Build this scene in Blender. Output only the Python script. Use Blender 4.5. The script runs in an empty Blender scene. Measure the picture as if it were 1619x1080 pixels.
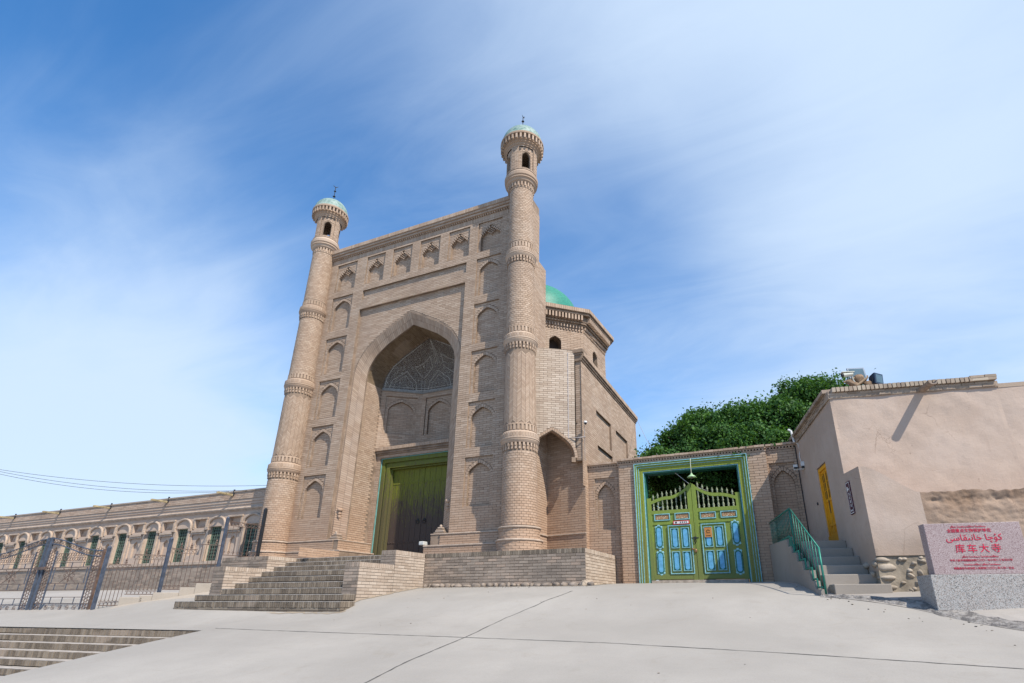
import bpy, math, random
import numpy as np
from mathutils import Vector, Matrix, Euler
random.seed(7); rnd = random.random
S = bpy.context.scene; COL = S.collection
R = math.radians
# ------------------------------------------------------------------ camera
PITCH = math.atan(297/828.); YAW = math.atan(371/(828./math.cos(PITCH)))
cd = bpy.data.cameras.new('camera'); cam = bpy.data.objects.new('camera', cd); COL.objects.link(cam)
cd.sensor_width = 36; cd.lens = 828/1619*36; cd.shift_x = (809.5-875)/1619; cd.shift_y = (653-540)/1619
cd.clip_end = 3000; cd.clip_start = .05
cam.location = (0, 0, 0); cam.rotation_euler = (R(90)+PITCH, 0, YAW)
S.camera = cam
# ------------------------------------------------------------------ light
SUN_AZ = Vector((math.sin(R(62.5)), -math.cos(R(62.5)), 0)); SUN_EL = R(49)
SUN = Vector((SUN_AZ.x*math.cos(SUN_EL), SUN_AZ.y*math.cos(SUN_EL), math.sin(SUN_EL)))
sl = bpy.data.lights.new('sun', 'SUN'); sun = bpy.data.objects.new('sun', sl); COL.objects.link(sun)
sl.energy = 5.0; sl.angle = R(.53); sl.color = (1, .93, .82)
sun.rotation_euler = SUN.to_track_quat('Z', 'Y').to_euler()
S.view_settings.view_transform = 'Standard'; S.view_settings.look = 'None'
S.view_settings.gamma = 1; S.view_settings.use_curve_mapping = False; S.view_settings.exposure = 0.42
W = bpy.data.worlds.new('World'); S.world = W; W.use_nodes = True
def world():
    nt = W.node_tree; N = nt.nodes; L = nt.links; N.clear()
    out = N.new('ShaderNodeOutputWorld'); bg = N.new('ShaderNodeBackground'); L.new(bg.outputs[0], out.inputs[0])
    sky = N.new('ShaderNodeTexSky'); sky.sky_type = 'NISHITA'; sky.sun_disc = False
    sky.sun_elevation = SUN_EL; sky.sun_rotation = math.atan2(SUN.x, SUN.y)
    sky.air_density = 1.0; sky.dust_density = .35; sky.ozone_density = 3.0; sky.altitude = 1000
    bg.inputs['Strength'].default_value = .13
    tc = N.new('ShaderNodeTexCoord')
    def math_(op, a, b=None, c=None, clamp=False):
        n = N.new('ShaderNodeMath'); n.operation = op; n.use_clamp = clamp
        for i, x in enumerate((a, b, c)):
            if x is None: continue
            if isinstance(x, (int, float)): n.inputs[i].default_value = x
            else: L.new(x, n.inputs[i])
        return n.outputs[0]
    nv = N.new('ShaderNodeVectorMath'); nv.operation = 'NORMALIZE'; L.new(tc.outputs['Generated'], nv.inputs[0])
    sep = N.new('ShaderNodeSeparateXYZ'); L.new(nv.outputs[0], sep.inputs[0])
    z = math_('ADD', math_('MAXIMUM', sep.outputs[2], 0.0), .12)
    cx = N.new('ShaderNodeCombineXYZ')
    L.new(math_('DIVIDE', sep.outputs[0], z), cx.inputs[0]); L.new(math_('DIVIDE', sep.outputs[1], z), cx.inputs[1])
    def noise(scale, rot, sx, sy, det, dist=0., rough=.55):
        m = N.new('ShaderNodeMapping'); m.inputs['Rotation'].default_value = (0, 0, R(rot)); m.inputs['Scale'].default_value = (sx, sy, 1)
        L.new(cx.outputs[0], m.inputs[0])
        t = N.new('ShaderNodeTexNoise'); t.inputs['Scale'].default_value = scale; t.inputs['Detail'].default_value = det
        t.inputs['Roughness'].default_value = rough; t.inputs['Distortion'].default_value = dist
        L.new(m.outputs[0], t.inputs[0]); return t.outputs[0]
    n1 = noise(1.0, 40, .8, 1.25, 6, .9, .5); n2 = noise(.5, 20, 1, 1.2, 3, .3); n3 = noise(2.6, 35, .55, 1.5, 8, 1.4, .62)
    def lump(d, k):            # soft patch of sky round a direction
        v = N.new('ShaderNodeVectorMath'); v.operation = 'DOT_PRODUCT'; L.new(nv.outputs[0], v.inputs[0]); v.inputs[1].default_value = Vector(d).normalized()
        return math_('POWER', math_('MAXIMUM', v.outputs['Value'], 0.), k)
    s = math_('MULTIPLY', n1, .62); s = math_('MULTIPLY_ADD', n2, .45, s); s = math_('MULTIPLY_ADD', n3, .27, s)
    s = math_('ADD', s, -.635)
    for d, k, a in CLOUDS: s = math_('MULTIPLY_ADD', lump(d, k), a, s)
    hz = math_('POWER', math_('SUBTRACT', 1.0, math_('MAXIMUM', sep.outputs[2], 0.0), clamp=True), 7)   # veil thickens toward the horizon
    s = math_('MULTIPLY_ADD', hz, .75, s)
    rmp = N.new('ShaderNodeMapRange'); rmp.interpolation_type = 'SMOOTHSTEP'
    rmp.inputs['From Min'].default_value = -.16; rmp.inputs['From Max'].default_value = .74; rmp.inputs['To Max'].default_value = .93
    L.new(s, rmp.inputs['Value'])
    hs = N.new('ShaderNodeHueSaturation'); hs.inputs['Hue'].default_value = .498; hs.inputs['Saturation'].default_value = SKYSAT; hs.inputs['Value'].default_value = SKYVAL; L.new(sky.outputs[0], hs.inputs['Color'])
    mix = N.new('ShaderNodeMixRGB'); L.new(rmp.outputs[0], mix.inputs[0]); L.new(hs.outputs[0], mix.inputs[1]); mix.inputs[2].default_value = CLOUDCOL
    L.new(mix.outputs[0], bg.inputs['Color'])
SKYSAT = 1.24; SKYVAL = 1.5; CLOUDCOL = (4.0, 4.9, 6.1, 1)
CLOUDS = [((-.686, .215, .695), 20, -.14), ((-.17, .75, .63), 80, -.18), ((-.6, .6, .53), 30, -.14), ((-.80, .35, .48), 30, .12), ((.26, .60, .75), 12, .50), ((-.10, .52, .85), 40, .22), ((.10, .55, .83), 30, .08), ((-.89, .40, .24), 30, .62), ((.2, .9, .40), 12, .34), ((-.235, .518, .822), 40, .10), ((.5, -.3, .8), 3, .2)]
world()
# ------------------------------------------------------------------ mesh helpers
class MB:
    def __init__(s): s.v = []; s.f = []; s.m = []
    def quad(s, a, b, c, d, mi=0):
        n = len(s.v); s.v += [tuple(a), tuple(b), tuple(c), tuple(d)]; s.f.append((n, n+1, n+2, n+3)); s.m.append(mi)
    def poly(s, pts, mi=0):
        n = len(s.v); s.v += [tuple(p) for p in pts]; s.f.append(tuple(range(n, n+len(pts)))); s.m.append(mi)
    def hexa(s, p, mi=0, skip=()):   # p: 4 bottom (ccw from above) + 4 top
        n = len(s.v); s.v += [tuple(q) for q in p]
        for i, f in enumerate(((3, 2, 1, 0), (4, 5, 6, 7), (0, 1, 5, 4), (1, 2, 6, 5), (2, 3, 7, 6), (3, 0, 4, 7))):
            if i in skip: continue
            s.f.append(tuple(n+k for k in f)); s.m.append(mi)
    def box(s, x0, x1, y0, y1, z0, z1, mi=0):
        s.hexa([(x0, y0, z0), (x1, y0, z0), (x1, y1, z0), (x0, y1, z0), (x0, y0, z1), (x1, y0, z1), (x1, y1, z1), (x0, y1, z1)], mi)
    def fbox(s, fm, u0, u1, v0, v1, w0, w1, mi=0):   # box in a frame
        s.hexa([fm(u0, v0, w1), fm(u1, v0, w1), fm(u1, v0, w0), fm(u0, v0, w0), fm(u0, v1, w1), fm(u1, v1, w1), fm(u1, v1, w0), fm(u0, v1, w0)], mi)
    def prism(s, pts, fm, w0, w1, mi=0):             # outline (u, v) extruded in w
        n = len(s.v); k = len(pts)
        s.v += [tuple(fm(u, v, w1)) for u, v in pts] + [tuple(fm(u, v, w0)) for u, v in pts]
        s.f.append(tuple(range(n, n+k))); s.m.append(mi); s.f.append(tuple(range(n+2*k-1, n+k-1, -1))); s.m.append(mi)
        for i in range(k):
            j = (i+1) % k; s.f.append((n+i, n+k+i, n+k+j, n+j)); s.m.append(mi)
    def lathe(s, prof, c=(0, 0, 0), n=24, mi=0, a0=0., a1=2*math.pi, lean=(0, 0)):
        b = len(s.v); full = abs(a1-a0-2*math.pi) < 1e-6; m = n if full else n+1
        for r, z in prof:
            for i in range(m):
                a = a0+(a1-a0)*i/n; s.v.append((c[0]+lean[0]*z+r*math.cos(a), c[1]+lean[1]*z+r*math.sin(a), c[2]+z))
        for k in range(len(prof)-1):
            for i in range(n):
                j = (i+1) % m; s.f.append((b+k*m+i, b+k*m+j, b+(k+1)*m+j, b+(k+1)*m+i)); s.m.append(mi)
    def tube(s, pts, r, n=8, mi=0, cap=True):
        pts = [Vector(p) for p in pts]; b = len(s.v); rs = r if isinstance(r, (list, tuple)) else [r]*len(pts); ref = None
        for i, p in enumerate(pts):
            t = (pts[min(i+1, len(pts)-1)]-pts[max(i-1, 0)]).normalized()
            if ref is None: ref = t.orthogonal().normalized()
            ref = (ref-t*ref.dot(t)); ref = ref.normalized() if ref.length > 1e-5 else t.orthogonal().normalized()
            bi = t.cross(ref)
            for k in range(n):
                a = 2*math.pi*k/n; s.v.append(tuple(p+(ref*math.cos(a)+bi*math.sin(a))*rs[i]))
        for i in range(len(pts)-1):
            for k in range(n):
                j = (k+1) % n; s.f.append((b+i*n+k, b+i*n+j, b+(i+1)*n+j, b+(i+1)*n+k)); s.m.append(mi)
        if cap:
            s.f.append(tuple(b+k for k in range(n-1, -1, -1))); s.m.append(mi)
            e = b+(len(pts)-1)*n; s.f.append(tuple(e+k for k in range(n))); s.m.append(mi)
    def blob(s, c, r, seed=0, n=8, m=6, rough=.15, mi=0, rot=None):   # uneven pebble
        rg = random.Random(seed); b = len(s.v); M = (rot or Euler((0, 0, 0))).to_matrix()
        ph = [rg.random()*6.28 for _ in range(6)]
        for i in range(m+1):
            t = math.pi*i/m
            for k in range(n):
                a = 2*math.pi*k/n
                q = 1+rough*(math.sin(2*a+ph[0])*math.sin(t)+.6*math.sin(3*a+2*t+ph[1])+.5*math.sin(3*t+ph[2]))
                v = M @ Vector((r[0]*q*math.sin(t)*math.cos(a), r[1]*q*math.sin(t)*math.sin(a), r[2]*q*math.cos(t)))
                s.v.append((c[0]+v.x, c[1]+v.y, c[2]+v.z))
        for i in range(m):
            for k in range(n):
                j = (k+1) % n; s.f.append((b+i*n+k, b+i*n+j, b+(i+1)*n+j, b+(i+1)*n+k)); s.m.append(mi)
    def mesh(s, name, mats, smooth=False):
        me = bpy.data.meshes.new(name); me.from_pydata(s.v, [], s.f)
        for m in (mats if isinstance(mats, (list, tuple)) else [mats]): me.materials.append(m)
        if any(s.m): me.polygons.foreach_set('material_index', s.m)
        if smooth: me.shade_smooth()
        return me
    def build(s, name, mats, parent=None, kind=None, smooth=False, label=None, loc=None, bevel=0, sharp=None):
        me = s.mesh(name, mats, smooth)
        if sharp is not None and smooth:
            try: me.set_sharp_from_angle(angle=R(sharp))
            except Exception: pass
        o = bpy.data.objects.new(name, me); COL.objects.link(o)
        if parent: o.parent = parent
        if kind: o['kind'] = kind
        if label: o['label'] = label
        if loc: o.location = loc
        if bevel:
            md = o.modifiers.new('bevel', 'BEVEL'); md.width = bevel; md.segments = 2; md.limit_method = 'ANGLE'
        return o
def thing(name, label, cat, loc=(0, 0, 0), rz=0, group=None):
    o = bpy.data.objects.new(name, None); COL.objects.link(o); o.location = loc; o.rotation_euler = (0, 0, rz)
    o.empty_display_size = .2; o['label'] = label; o['category'] = cat
    if group: o['group'] = group
    return o
def tag(o, label, cat, group=None):
    o['label'] = label; o['category'] = cat
    if group: o['group'] = group
    return o
def struct(o): o['kind'] = 'structure'; return o
def inst(me, name, parent, loc=(0, 0, 0), rot=(0, 0, 0), scale=(1, 1, 1), kind=None):
    o = bpy.data.objects.new(name, me); COL.objects.link(o); o.parent = parent; o.location = loc; o.rotation_euler = rot; o.scale = scale
    if kind: o['kind'] = kind
    return o
def copy_tree(o, parent=None):
    c = o.copy(); COL.objects.link(c); c.parent = parent
    for ch in list(o.children): copy_tree(ch, c)
    return c
def frame(o, U, V, N=None):       # (u, v, w) -> point
    o = Vector(o); U = Vector(U).normalized(); V = Vector(V).normalized(); N = U.cross(V) if N is None else Vector(N).normalized()
    ox, oy, oz = o; ux, uy, uz = U; vx, vy, vz = V; nx, ny, nz = N
    return lambda u, v, w=0.: (ox+ux*u+vx*v+nx*w, oy+uy*u+vy*v+ny*w, oz+uz*u+vz*v+nz*w)
def cyl(cx, cy, rf, lean=(0, 0), rref=None):
    rr = rref or rf(0)
    def f(u, v, w=0.):
        a = u/rr; r = rf(v)+w; return (cx+lean[0]*v+r*math.cos(a), cy+lean[1]*v+r*math.sin(a), v)
    return f
# arch outline: half width as a fraction of the spring half width, against height fraction
PROF = [(0, 1), (.12, .995), (.24, .968), (.37, .905), (.5, .81), (.68, .587), (.85, .29), (1, 0)]
def prof(t):
    for (a, x), (b, y) in zip(PROF, PROF[1:]):
        if t <= b: return x+(y-x)*(t-a)/(b-a)
    return 0.
class Hole:
    def __init__(s, uc, v0, a, top, spring=None): s.uc = uc; s.v0 = v0; s.a = a; s.top = top; s.sp = spring
    def hw(s, v):
        if s.sp is None or v <= s.sp: return s.a
        return s.a*prof((v-s.sp)/(s.top-s.sp))
    def breaks(s):
        b = [s.v0, s.top]
        if s.sp is not None: b += [s.sp+(s.top-s.sp)*t for t, _ in PROF]
        return b
    def outline(s, grow=0.):      # left foot, over the top, right foot
        a = s.a+grow; v0 = s.v0
        if s.sp is None: return [(s.uc-a, v0), (s.uc-a, s.top+grow), (s.uc+a, s.top+grow), (s.uc+a, v0)]
        h = s.top-s.sp+grow
        L = [(s.uc-a, v0)]+[(s.uc-a*x, s.sp+h*t) for t, x in PROF]
        return L+[(s.uc+a*x, s.sp+h*t) for t, x in reversed(PROF[:-1])]+[(s.uc+a, v0)]
def intervals(u0, u1, v, mid, holes):
    iv = [(u0, u1)]
    for h in holes:
        if not (h.v0 < mid < h.top): continue
        w = h.hw(v); a, b = h.uc-w, h.uc+w; nv = []
        for p, q in iv:
            if b <= p or a >= q: nv.append((p, q)); continue
            nv.append((p, max(p, a))); nv.append((min(q, b), q))
        iv = nv
    return iv
def brick(mb, fm, ua, ub, va, vb, w0, w1, seg=1, sl=0., mi=0):
    """one brick: five faces; sl = slant of v along u (herringbone)"""
    n = len(mb.v)
    for i in range(seg+1):
        u = ua+(ub-ua)*i/seg; dv = sl*(u-ua)
        mb.v += [fm(u, va+dv, w1), fm(u, vb+dv, w1), fm(u, va+dv, w0), fm(u, vb+dv, w0)]
    for i in range(seg):
        a = n+4*i; b = a+4
        mb.f += [(a, b, b+1, a+1), (a+1, b+1, b+3, a+3), (a+2, b+2, b, a)]; mb.m += [mi, mi, mi]
    e = n+4*seg; mb.f += [(n+2, n, n+1, n+3), (e, e+2, e+3, e+1)]; mb.m += [mi, mi]
def wall(back, br, fm, u0, u1, v0, v1, holes=(), L=.27, c=.075, j=.011, p=.007, jit=.004, vo=0., stag=.5, seg=1, uo=0.):
    lv = {round(v0, 5), round(v1, 5)}
    k = math.ceil((v0-vo)/c-1e-6)
    while vo+k*c < v1-1e-6: lv.add(round(vo+k*c, 5)); k += 1
    for h in holes:
        for b in h.breaks():
            if v0 < b < v1: lv.add(round(b, 5))
    lv = sorted(lv)
    for va, vb in zip(lv, lv[1:]):
        if vb-va < 1e-4: continue
        mid = (va+vb)/2; A = intervals(u0, u1, va, mid, holes); B = intervals(u0, u1, vb, mid, holes)
        for (a0, a1), (b0, b1) in zip(A, B):
            if back is not None and (a1-a0 > 1e-4 or b1-b0 > 1e-4):
                back.quad(fm(a0, va, 0), fm(a1, va, 0), fm(b1, vb, 0), fm(b0, vb, 0))
            if br is None: continue
            k = math.floor((mid-vo)/c); ya = max(va, vo+k*c+j/2); yb = min(vb, vo+(k+1)*c-j/2)
            if yb-ya < .012: continue
            lo = max(a0, b0); hi = min(a1, b1)
            if hi-lo < .02: continue
            off = (k % 2)*L*stag+uo; m = math.floor((lo-off)/L)
            while off+m*L < hi:
                x0 = max(lo, off+m*L+j/2); x1 = min(hi, off+(m+1)*L-j/2); m += 1
                if x1-x0 < .012: continue
                brick(br, fm, x0, x1, ya, yb, -.004, p+rnd()*jit, seg)
def reveal(mb, fm, outline, w0, w1, mi=0, closed=False):
    n = len(outline)
    for i in range(n if closed else n-1):
        (a, b), (c, d) = outline[i], outline[(i+1) % n]
        mb.quad(fm(a, b, w0), fm(c, d, w0), fm(c, d, w1), fm(a, b, w1), mi)
def resample(pts, step):
    P = [Vector(p) for p in pts]; out = [P[0]]
    d = [0.]
    for a, b in zip(P, P[1:]): d.append(d[-1]+(b-a).length)
    n = max(1, round(d[-1]/step)); res = []
    for i in range(n+1):
        t = d[-1]*i/n; k = 0
        while k < len(P)-2 and d[k+1] < t: k += 1
        f = (t-d[k])/max(1e-9, d[k+1]-d[k]); res.append(P[k].lerp(P[k+1], min(1, max(0, f))))
    return res
def loft(back, br, A, B, n, m, j=.011, p=.007, stag=0., flip=False):
    """bricks over the surface between two 3D curves: n along, m across"""
    la = resample_n(A, n); lb = resample_n(B, n)
    for i in range(n):
        a0, a1, b0, b1 = la[i], la[i+1], lb[i], lb[i+1]
        nrm = (a1-a0).cross(b0-a0)
        if nrm.length < 1e-9: continue
        nrm.normalize()
        if flip: nrm = -nrm
        back.quad(a0, a1, b1, b0)
        la_ = max(1e-6, (a1-a0).length); ac = max(1e-6, (b0-a0).length)
        for q in range(m):
            f0 = q/m; f1 = (q+1)/m
            if stag and i % 2: f0 = max(0, (q-.5)/m); f1 = (q+.5)/m
            ju = min(.3, j/2/la_); jv = min(.3, j/2/ac)
            f0 += jv; f1 -= jv
            P = lambda u, v: (a0.lerp(a1, u)).lerp(b0.lerp(b1, u), v)
            c4 = [P(ju, f0), P(1-ju, f0), P(1-ju, f1), P(ju, f1)]; h = p+rnd()*.004; k = len(br.v)
            br.v += [tuple(c+nrm*h) for c in c4]+[tuple(c-nrm*.003) for c in c4]
            br.f += [(k, k+1, k+2, k+3)]+[(k+4+x, k+4+(x+1) % 4, k+(x+1) % 4, k+x) for x in range(4)]; br.m += [0]*5
def resample_n(pts, n):
    P = [Vector(p) for p in pts]; d = [0.]
    for a, b in zip(P, P[1:]): d.append(d[-1]+(b-a).length)
    res = []
    for i in range(n+1):
        t = d[-1]*i/n; k = 0
        while k < len(P)-2 and d[k+1] < t: k += 1
        f = (t-d[k])/max(1e-9, d[k+1]-d[k]); res.append(P[k].lerp(P[k+1], min(1, max(0, f))))
    return res
# ------------------------------------------------------------------ materials
AF = .80      # one factor for all painted, fired and plastered surfaces
SC = lambda c: tuple(x*AF for x in c[:3])
def newmat(name):
    m = bpy.data.materials.new(name); m.use_nodes = True; nt = m.node_tree
    return m, nt, nt.nodes, nt.links, nt.nodes['Principled BSDF']
class G:    # small node graph helper
    def __init__(s, name):
        s.m, s.nt, s.N, s.L, s.P = newmat(name); s.P.inputs['Roughness'].default_value = .85
        try: s.P.inputs['Specular IOR Level'].default_value = .25
        except Exception: pass
        s.tc = s.N.new('ShaderNodeTexCoord'); s.geo = s.N.new('ShaderNodeNewGeometry')
        s.pos = s.geo.outputs['Position']
    def link(s, a, b): s.L.new(a, b)
    def mapped(s, vec, scale=(1, 1, 1), rot=(0, 0, 0), loc=(0, 0, 0)):
        m = s.N.new('ShaderNodeMapping'); m.inputs['Scale'].default_value = scale; m.inputs['Rotation'].default_value = rot; m.inputs['Location'].default_value = loc
        s.link(vec, m.inputs[0]); return m.outputs[0]
    def noise(s, scale, det=4, rough=.55, vec=None, dist=0.):
        t = s.N.new('ShaderNodeTexNoise'); t.inputs['Scale'].default_value = scale; t.inputs['Detail'].default_value = det
        t.inputs['Roughness'].default_value = rough; t.inputs['Distortion'].default_value = dist
        s.link(vec if vec is not None else s.pos, t.inputs['Vector']); return t.outputs[0]
    def voro(s, scale, feature='F1', vec=None, out=0):
        t = s.N.new('ShaderNodeTexVoronoi'); t.feature = feature; t.inputs['Scale'].default_value = scale
        s.link(vec if vec is not None else s.pos, t.inputs['Vector']); return t.outputs[out]
    def rng(s, v, a, b, c=0., d=1., smooth=True):
        t = s.N.new('ShaderNodeMapRange'); t.interpolation_type = 'SMOOTHSTEP' if smooth else 'LINEAR'
        for i, x in zip(('From Min', 'From Max', 'To Min', 'To Max'), (a, b, c, d)): t.inputs[i].default_value = x
        s.link(v, t.inputs['Value']); return t.outputs[0]
    def math(s, op, a, b=None, clamp=False):
        n = s.N.new('ShaderNodeMath'); n.operation = op; n.use_clamp = clamp
        for i, x in enumerate((a, b)):
            if x is None: continue
            if isinstance(x, (int, float)): n.inputs[i].default_value = x
            else: s.link(x, n.inputs[i])
        return n.outputs[0]
    def mix(s, f, a, b, mode='MIX'):
        n = s.N.new('ShaderNodeMixRGB'); n.blend_type = mode
        for i, x in enumerate((f, a, b)):
            if isinstance(x, (int, float)): n.inputs[i].default_value = x
            elif isinstance(x, (tuple, list)): n.inputs[i].default_value = (*x[:3], 1)
            else: s.link(x, n.inputs[i])
        return n.outputs[0]
    def ramp(s, v, stops):
        n = s.N.new('ShaderNodeValToRGB'); e = n.color_ramp.elements
        while len(e) < len(stops): e.new(.5)
        for x, (p, c) in zip(e, stops): x.position = p; x.color = (*c, 1)
        s.link(v, n.inputs[0]); return n.outputs[0]
    def col(s, c):
        if isinstance(c, (tuple, list)): s.P.inputs['Base Color'].default_value = (*c[:3], 1)
        else: s.link(c, s.P.inputs['Base Color'])
    def rough(s, v):
        if isinstance(v, (int, float)): s.P.inputs['Roughness'].default_value = v
        else: s.link(v, s.P.inputs['Roughness'])
    def bump(s, h, strength=.4, dist=.02):
        b = s.N.new('ShaderNodeBump'); b.inputs['Strength'].default_value = strength; b.inputs['Distance'].default_value = dist
        s.link(h, b.inputs['Height']); s.link(b.outputs[0], s.P.inputs['Normal'])
    def rand(s):
        oi = s.N.new('ShaderNodeObjectInfo')
        return s.math('FRACT', s.math('ADD', s.geo.outputs['Random Per Island'], oi.outputs['Random']))
def plain(name, c, rough=.6, metal=0., var=.12, scale=6, bump=0., bscale=40):
    c = SC(c); g = G(name); n = g.noise(scale, 5)
    d = tuple(x*(1-var) for x in c); e = tuple(min(1, x*(1+var)) for x in c)
    g.col(g.mix(g.rng(n, .3, .7), d, e)); g.rough(rough); g.P.inputs['Metallic'].default_value = metal
    if bump: g.bump(g.noise(bscale, 4), bump, .01)
    return g.m
def brickmat(name, stops, stain=(.16, .13, .10), amt=.35, dust=(.52, .44, .36), damt=.2, foot_tint=None):
    stops = [(p, SC(c)) for p, c in stops]; stain = SC(stain); dust = SC(dust)
    g = G(name); r = g.rand()
    base = g.ramp(r, stops)
    fine = g.noise(38, 5, .65); big = g.noise(.55, 5, .6); mid = g.noise(2.6, 5, .6, vec=g.mapped(g.pos, (1, 1, .45)))
    c = g.mix(g.rng(fine, .3, .75, 0, .2), base, SC((.62, .52, .43)))
    c = g.mix(g.rng(big, .45, .72, 0, amt), c, stain)
    c = g.mix(g.rng(mid, .52, .75, 0, damt), c, dust)
    rs = g.noise(1.1, 5, .65, vec=g.mapped(g.pos, (2.2, 2.2, .22))); c = g.mix(g.rng(rs, .56, .74, 0, .28), c, stain)
    pt = g.noise(.8, 2, .5, vec=g.mapped(g.pos, (1, 1, 1.4), (.4, .2, 0), (7, 3, 1))); c = g.mix(g.rng(pt, .60, .66, 0, .30), c, SC((.50, .40, .32)))
    if foot_tint:      # warmer tint near the foot of the walls, breaking up with height
        z = g.N.new('ShaderNodeSeparateXYZ'); g.link(g.pos, z.inputs[0])
        zz = g.math('ADD', z.outputs[2], g.math('MULTIPLY', g.math('ADD', g.noise(1.3, 4), -.5), 1.6))
        c = g.mix(g.rng(zz, foot_tint[0], foot_tint[1], foot_tint[3], 0), c, SC(foot_tint[2]))
    g.col(c); g.rough(.9); g.bump(fine, .55, .006); return g.m
TAN = brickmat('tan_brick', [(0, (.36, .25, .172)), (.3, (.42, .297, .21)), (.75, (.465, .338, .245)), (1, (.52, .39, .29))], damt=.25, stain=(.30, .22, .17), foot_tint=(1.5, 5.0, (.50, .31, .20), .45))
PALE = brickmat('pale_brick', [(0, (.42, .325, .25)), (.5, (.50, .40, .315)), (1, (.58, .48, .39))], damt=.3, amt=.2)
GREY = brickmat('weathered_brick', [(0, (.20, .155, .12)), (.4, (.28, .22, .175)), (.75, (.33, .265, .21)), (1, (.41, .30, .225))], stain=(.15, .13, .115), amt=.45)
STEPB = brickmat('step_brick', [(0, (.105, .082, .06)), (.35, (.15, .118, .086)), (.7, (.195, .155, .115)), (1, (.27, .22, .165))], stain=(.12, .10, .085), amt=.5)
MORTAR = plain('mortar', (.27, .198, .145), .95, var=.25, scale=3)
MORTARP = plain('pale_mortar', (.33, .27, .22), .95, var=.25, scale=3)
CREAM = plain('pale_plaster_moulding', (.47, .365, .285), .9, var=.15, scale=5, bump=.3)
# ------------------------------------------------------------------ mosque gateway
OLIVE = None
def paintwood(name, green, wood, zlo, zhi, spread=1.0, dark=(.03, .022, .016)):
    g = G(name); st = g.noise(5, 6, .6, vec=g.mapped(g.pos, (9, 9, .55))); fl = g.noise(22, 5, .7, vec=g.mapped(g.pos, (2, 2, .5)))
    sp = g.N.new('ShaderNodeSeparateXYZ'); g.link(g.pos, sp.inputs[0])
    gr = g.rng(sp.outputs[2], zlo, zhi, .40, 0, smooth=False)                 # paint worn off toward the foot, by hands and feet
    f = g.math('ADD', g.math('ADD', g.math('MULTIPLY', st, .62), g.math('MULTIPLY', fl, .45)), gr)
    k = g.rng(f, .57, .68, 0, 1)
    gg = g.mix(g.rng(fl, .3, .7), tuple(x*.72 for x in green), green)
    c = g.mix(g.math('MULTIPLY', k, spread), gg, wood); c = g.mix(g.rng(g.noise(60, 3, .6, vec=g.mapped(g.pos, (4, 4, .3))), .62, .8, 0, .6), c, dark)
    g.col(c); g.rough(.62); g.bump(g.math('ADD', st, fl), .35, .006); return g.m
DOORG = paintwood('olive_paint_on_wood', (.15, .16, .018), (.065, .045, .036), .9, 4.4)
FRAMEG = paintwood('olive_frame_paint', (.125, .145, .02), (.085, .068, .04), .2, 5.5, .85); GATEF = paintwood('green_gate_frame_paint', (.25, .30, .04), (.16, .16, .05), .0, 2.5, .8)
COPPER = plain('pale_copper_dome', (.32, .47, .42), .6, var=.35, scale=9, bump=.2)
def domemat():
    g = G('weathered_turquoise_dome'); n = g.noise(7, 6, .65); n2 = g.noise(30, 4, .7)
    c = g.mix(g.rng(n, .36, .58), (.10, .19, .16), (.24, .31, .28)); c = g.mix(g.rng(n2, .55, .72, 0, .6), c, (.33, .34, .31))
    g.col(c); g.rough(.5); g.bump(n2, .3, .01); return g.m
DOMEM = domemat()
GREEND = plain('green_roof_paint', (.035, .24, .17), .5, var=.18, scale=14, bump=.15)
IRON = plain('dark_ironwork', (.035, .037, .042), .55, .3)
GRAPES = plain('cable_grey', (.32, .31, .30), .6)
gw = thing('mosque_gateway', 'tall tan brick mosque gateway with deep pointed arch and olive green doors', 'mosque gate', (-12, 14.1, 1.25))

def par(o, p): o.parent = p; o.matrix_parent_inverse = p.matrix_basis.inverted(); return o
FY = 14.1
FA = frame((0, FY, 0), (1, 0, 0), (0, 0, 1))
XC = -12.0
PT = [13.65, 12.03, 10.09, 8.21, 6.29, 4.38]
holes = []; nich = []
for i, t in enumerate(PT):
    h = 1.33 if i == 0 else 1.6
    for uc, a in ((-15.52, .545), (-8.54, .52)): holes.append(Hole(uc, t-h, a, t)); nich.append((uc, t-h, a, h, i == 0))
for uc in (-13.975, -12.615, -11.265, -9.91): holes.append(Hole(uc, 12.32, .48, 13.65)); nich.append((uc, 12.32, .48, 1.33, True))
holes += [Hole(-11.975, 11.58, 2.48, 12.03), Hole(XC, 1.2, 2.5, 11.15)]
mo = MB(); br = MB()
wall(mo, br, FA, -16.8, -6.9, 1.25, 13.72, holes)
for h in holes:
    if h.a > 2: reveal(mo, FA, h.outline(), 0, -.12)
# inscription strip: sloped sill below
wall(mo, br, lambda u, v, w=0: FA(u, v, w-.09), -14.455, -9.495, 11.58, 12.03)
AR = Hole(XC, 1.2, 2.42, 10.54, 8.1); ARg = Hole(XC, 1.2, 2.45, 10.60, 8.1)
FB = lambda u, v, w=0: FA(u, v, w-.12)
wall(mo, None, FB, -14.5, -9.5, 1.25, 11.15, [AR]); wall(None, br, FB, -14.5, -9.5, 1.25, 11.15, [ARg])
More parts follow.
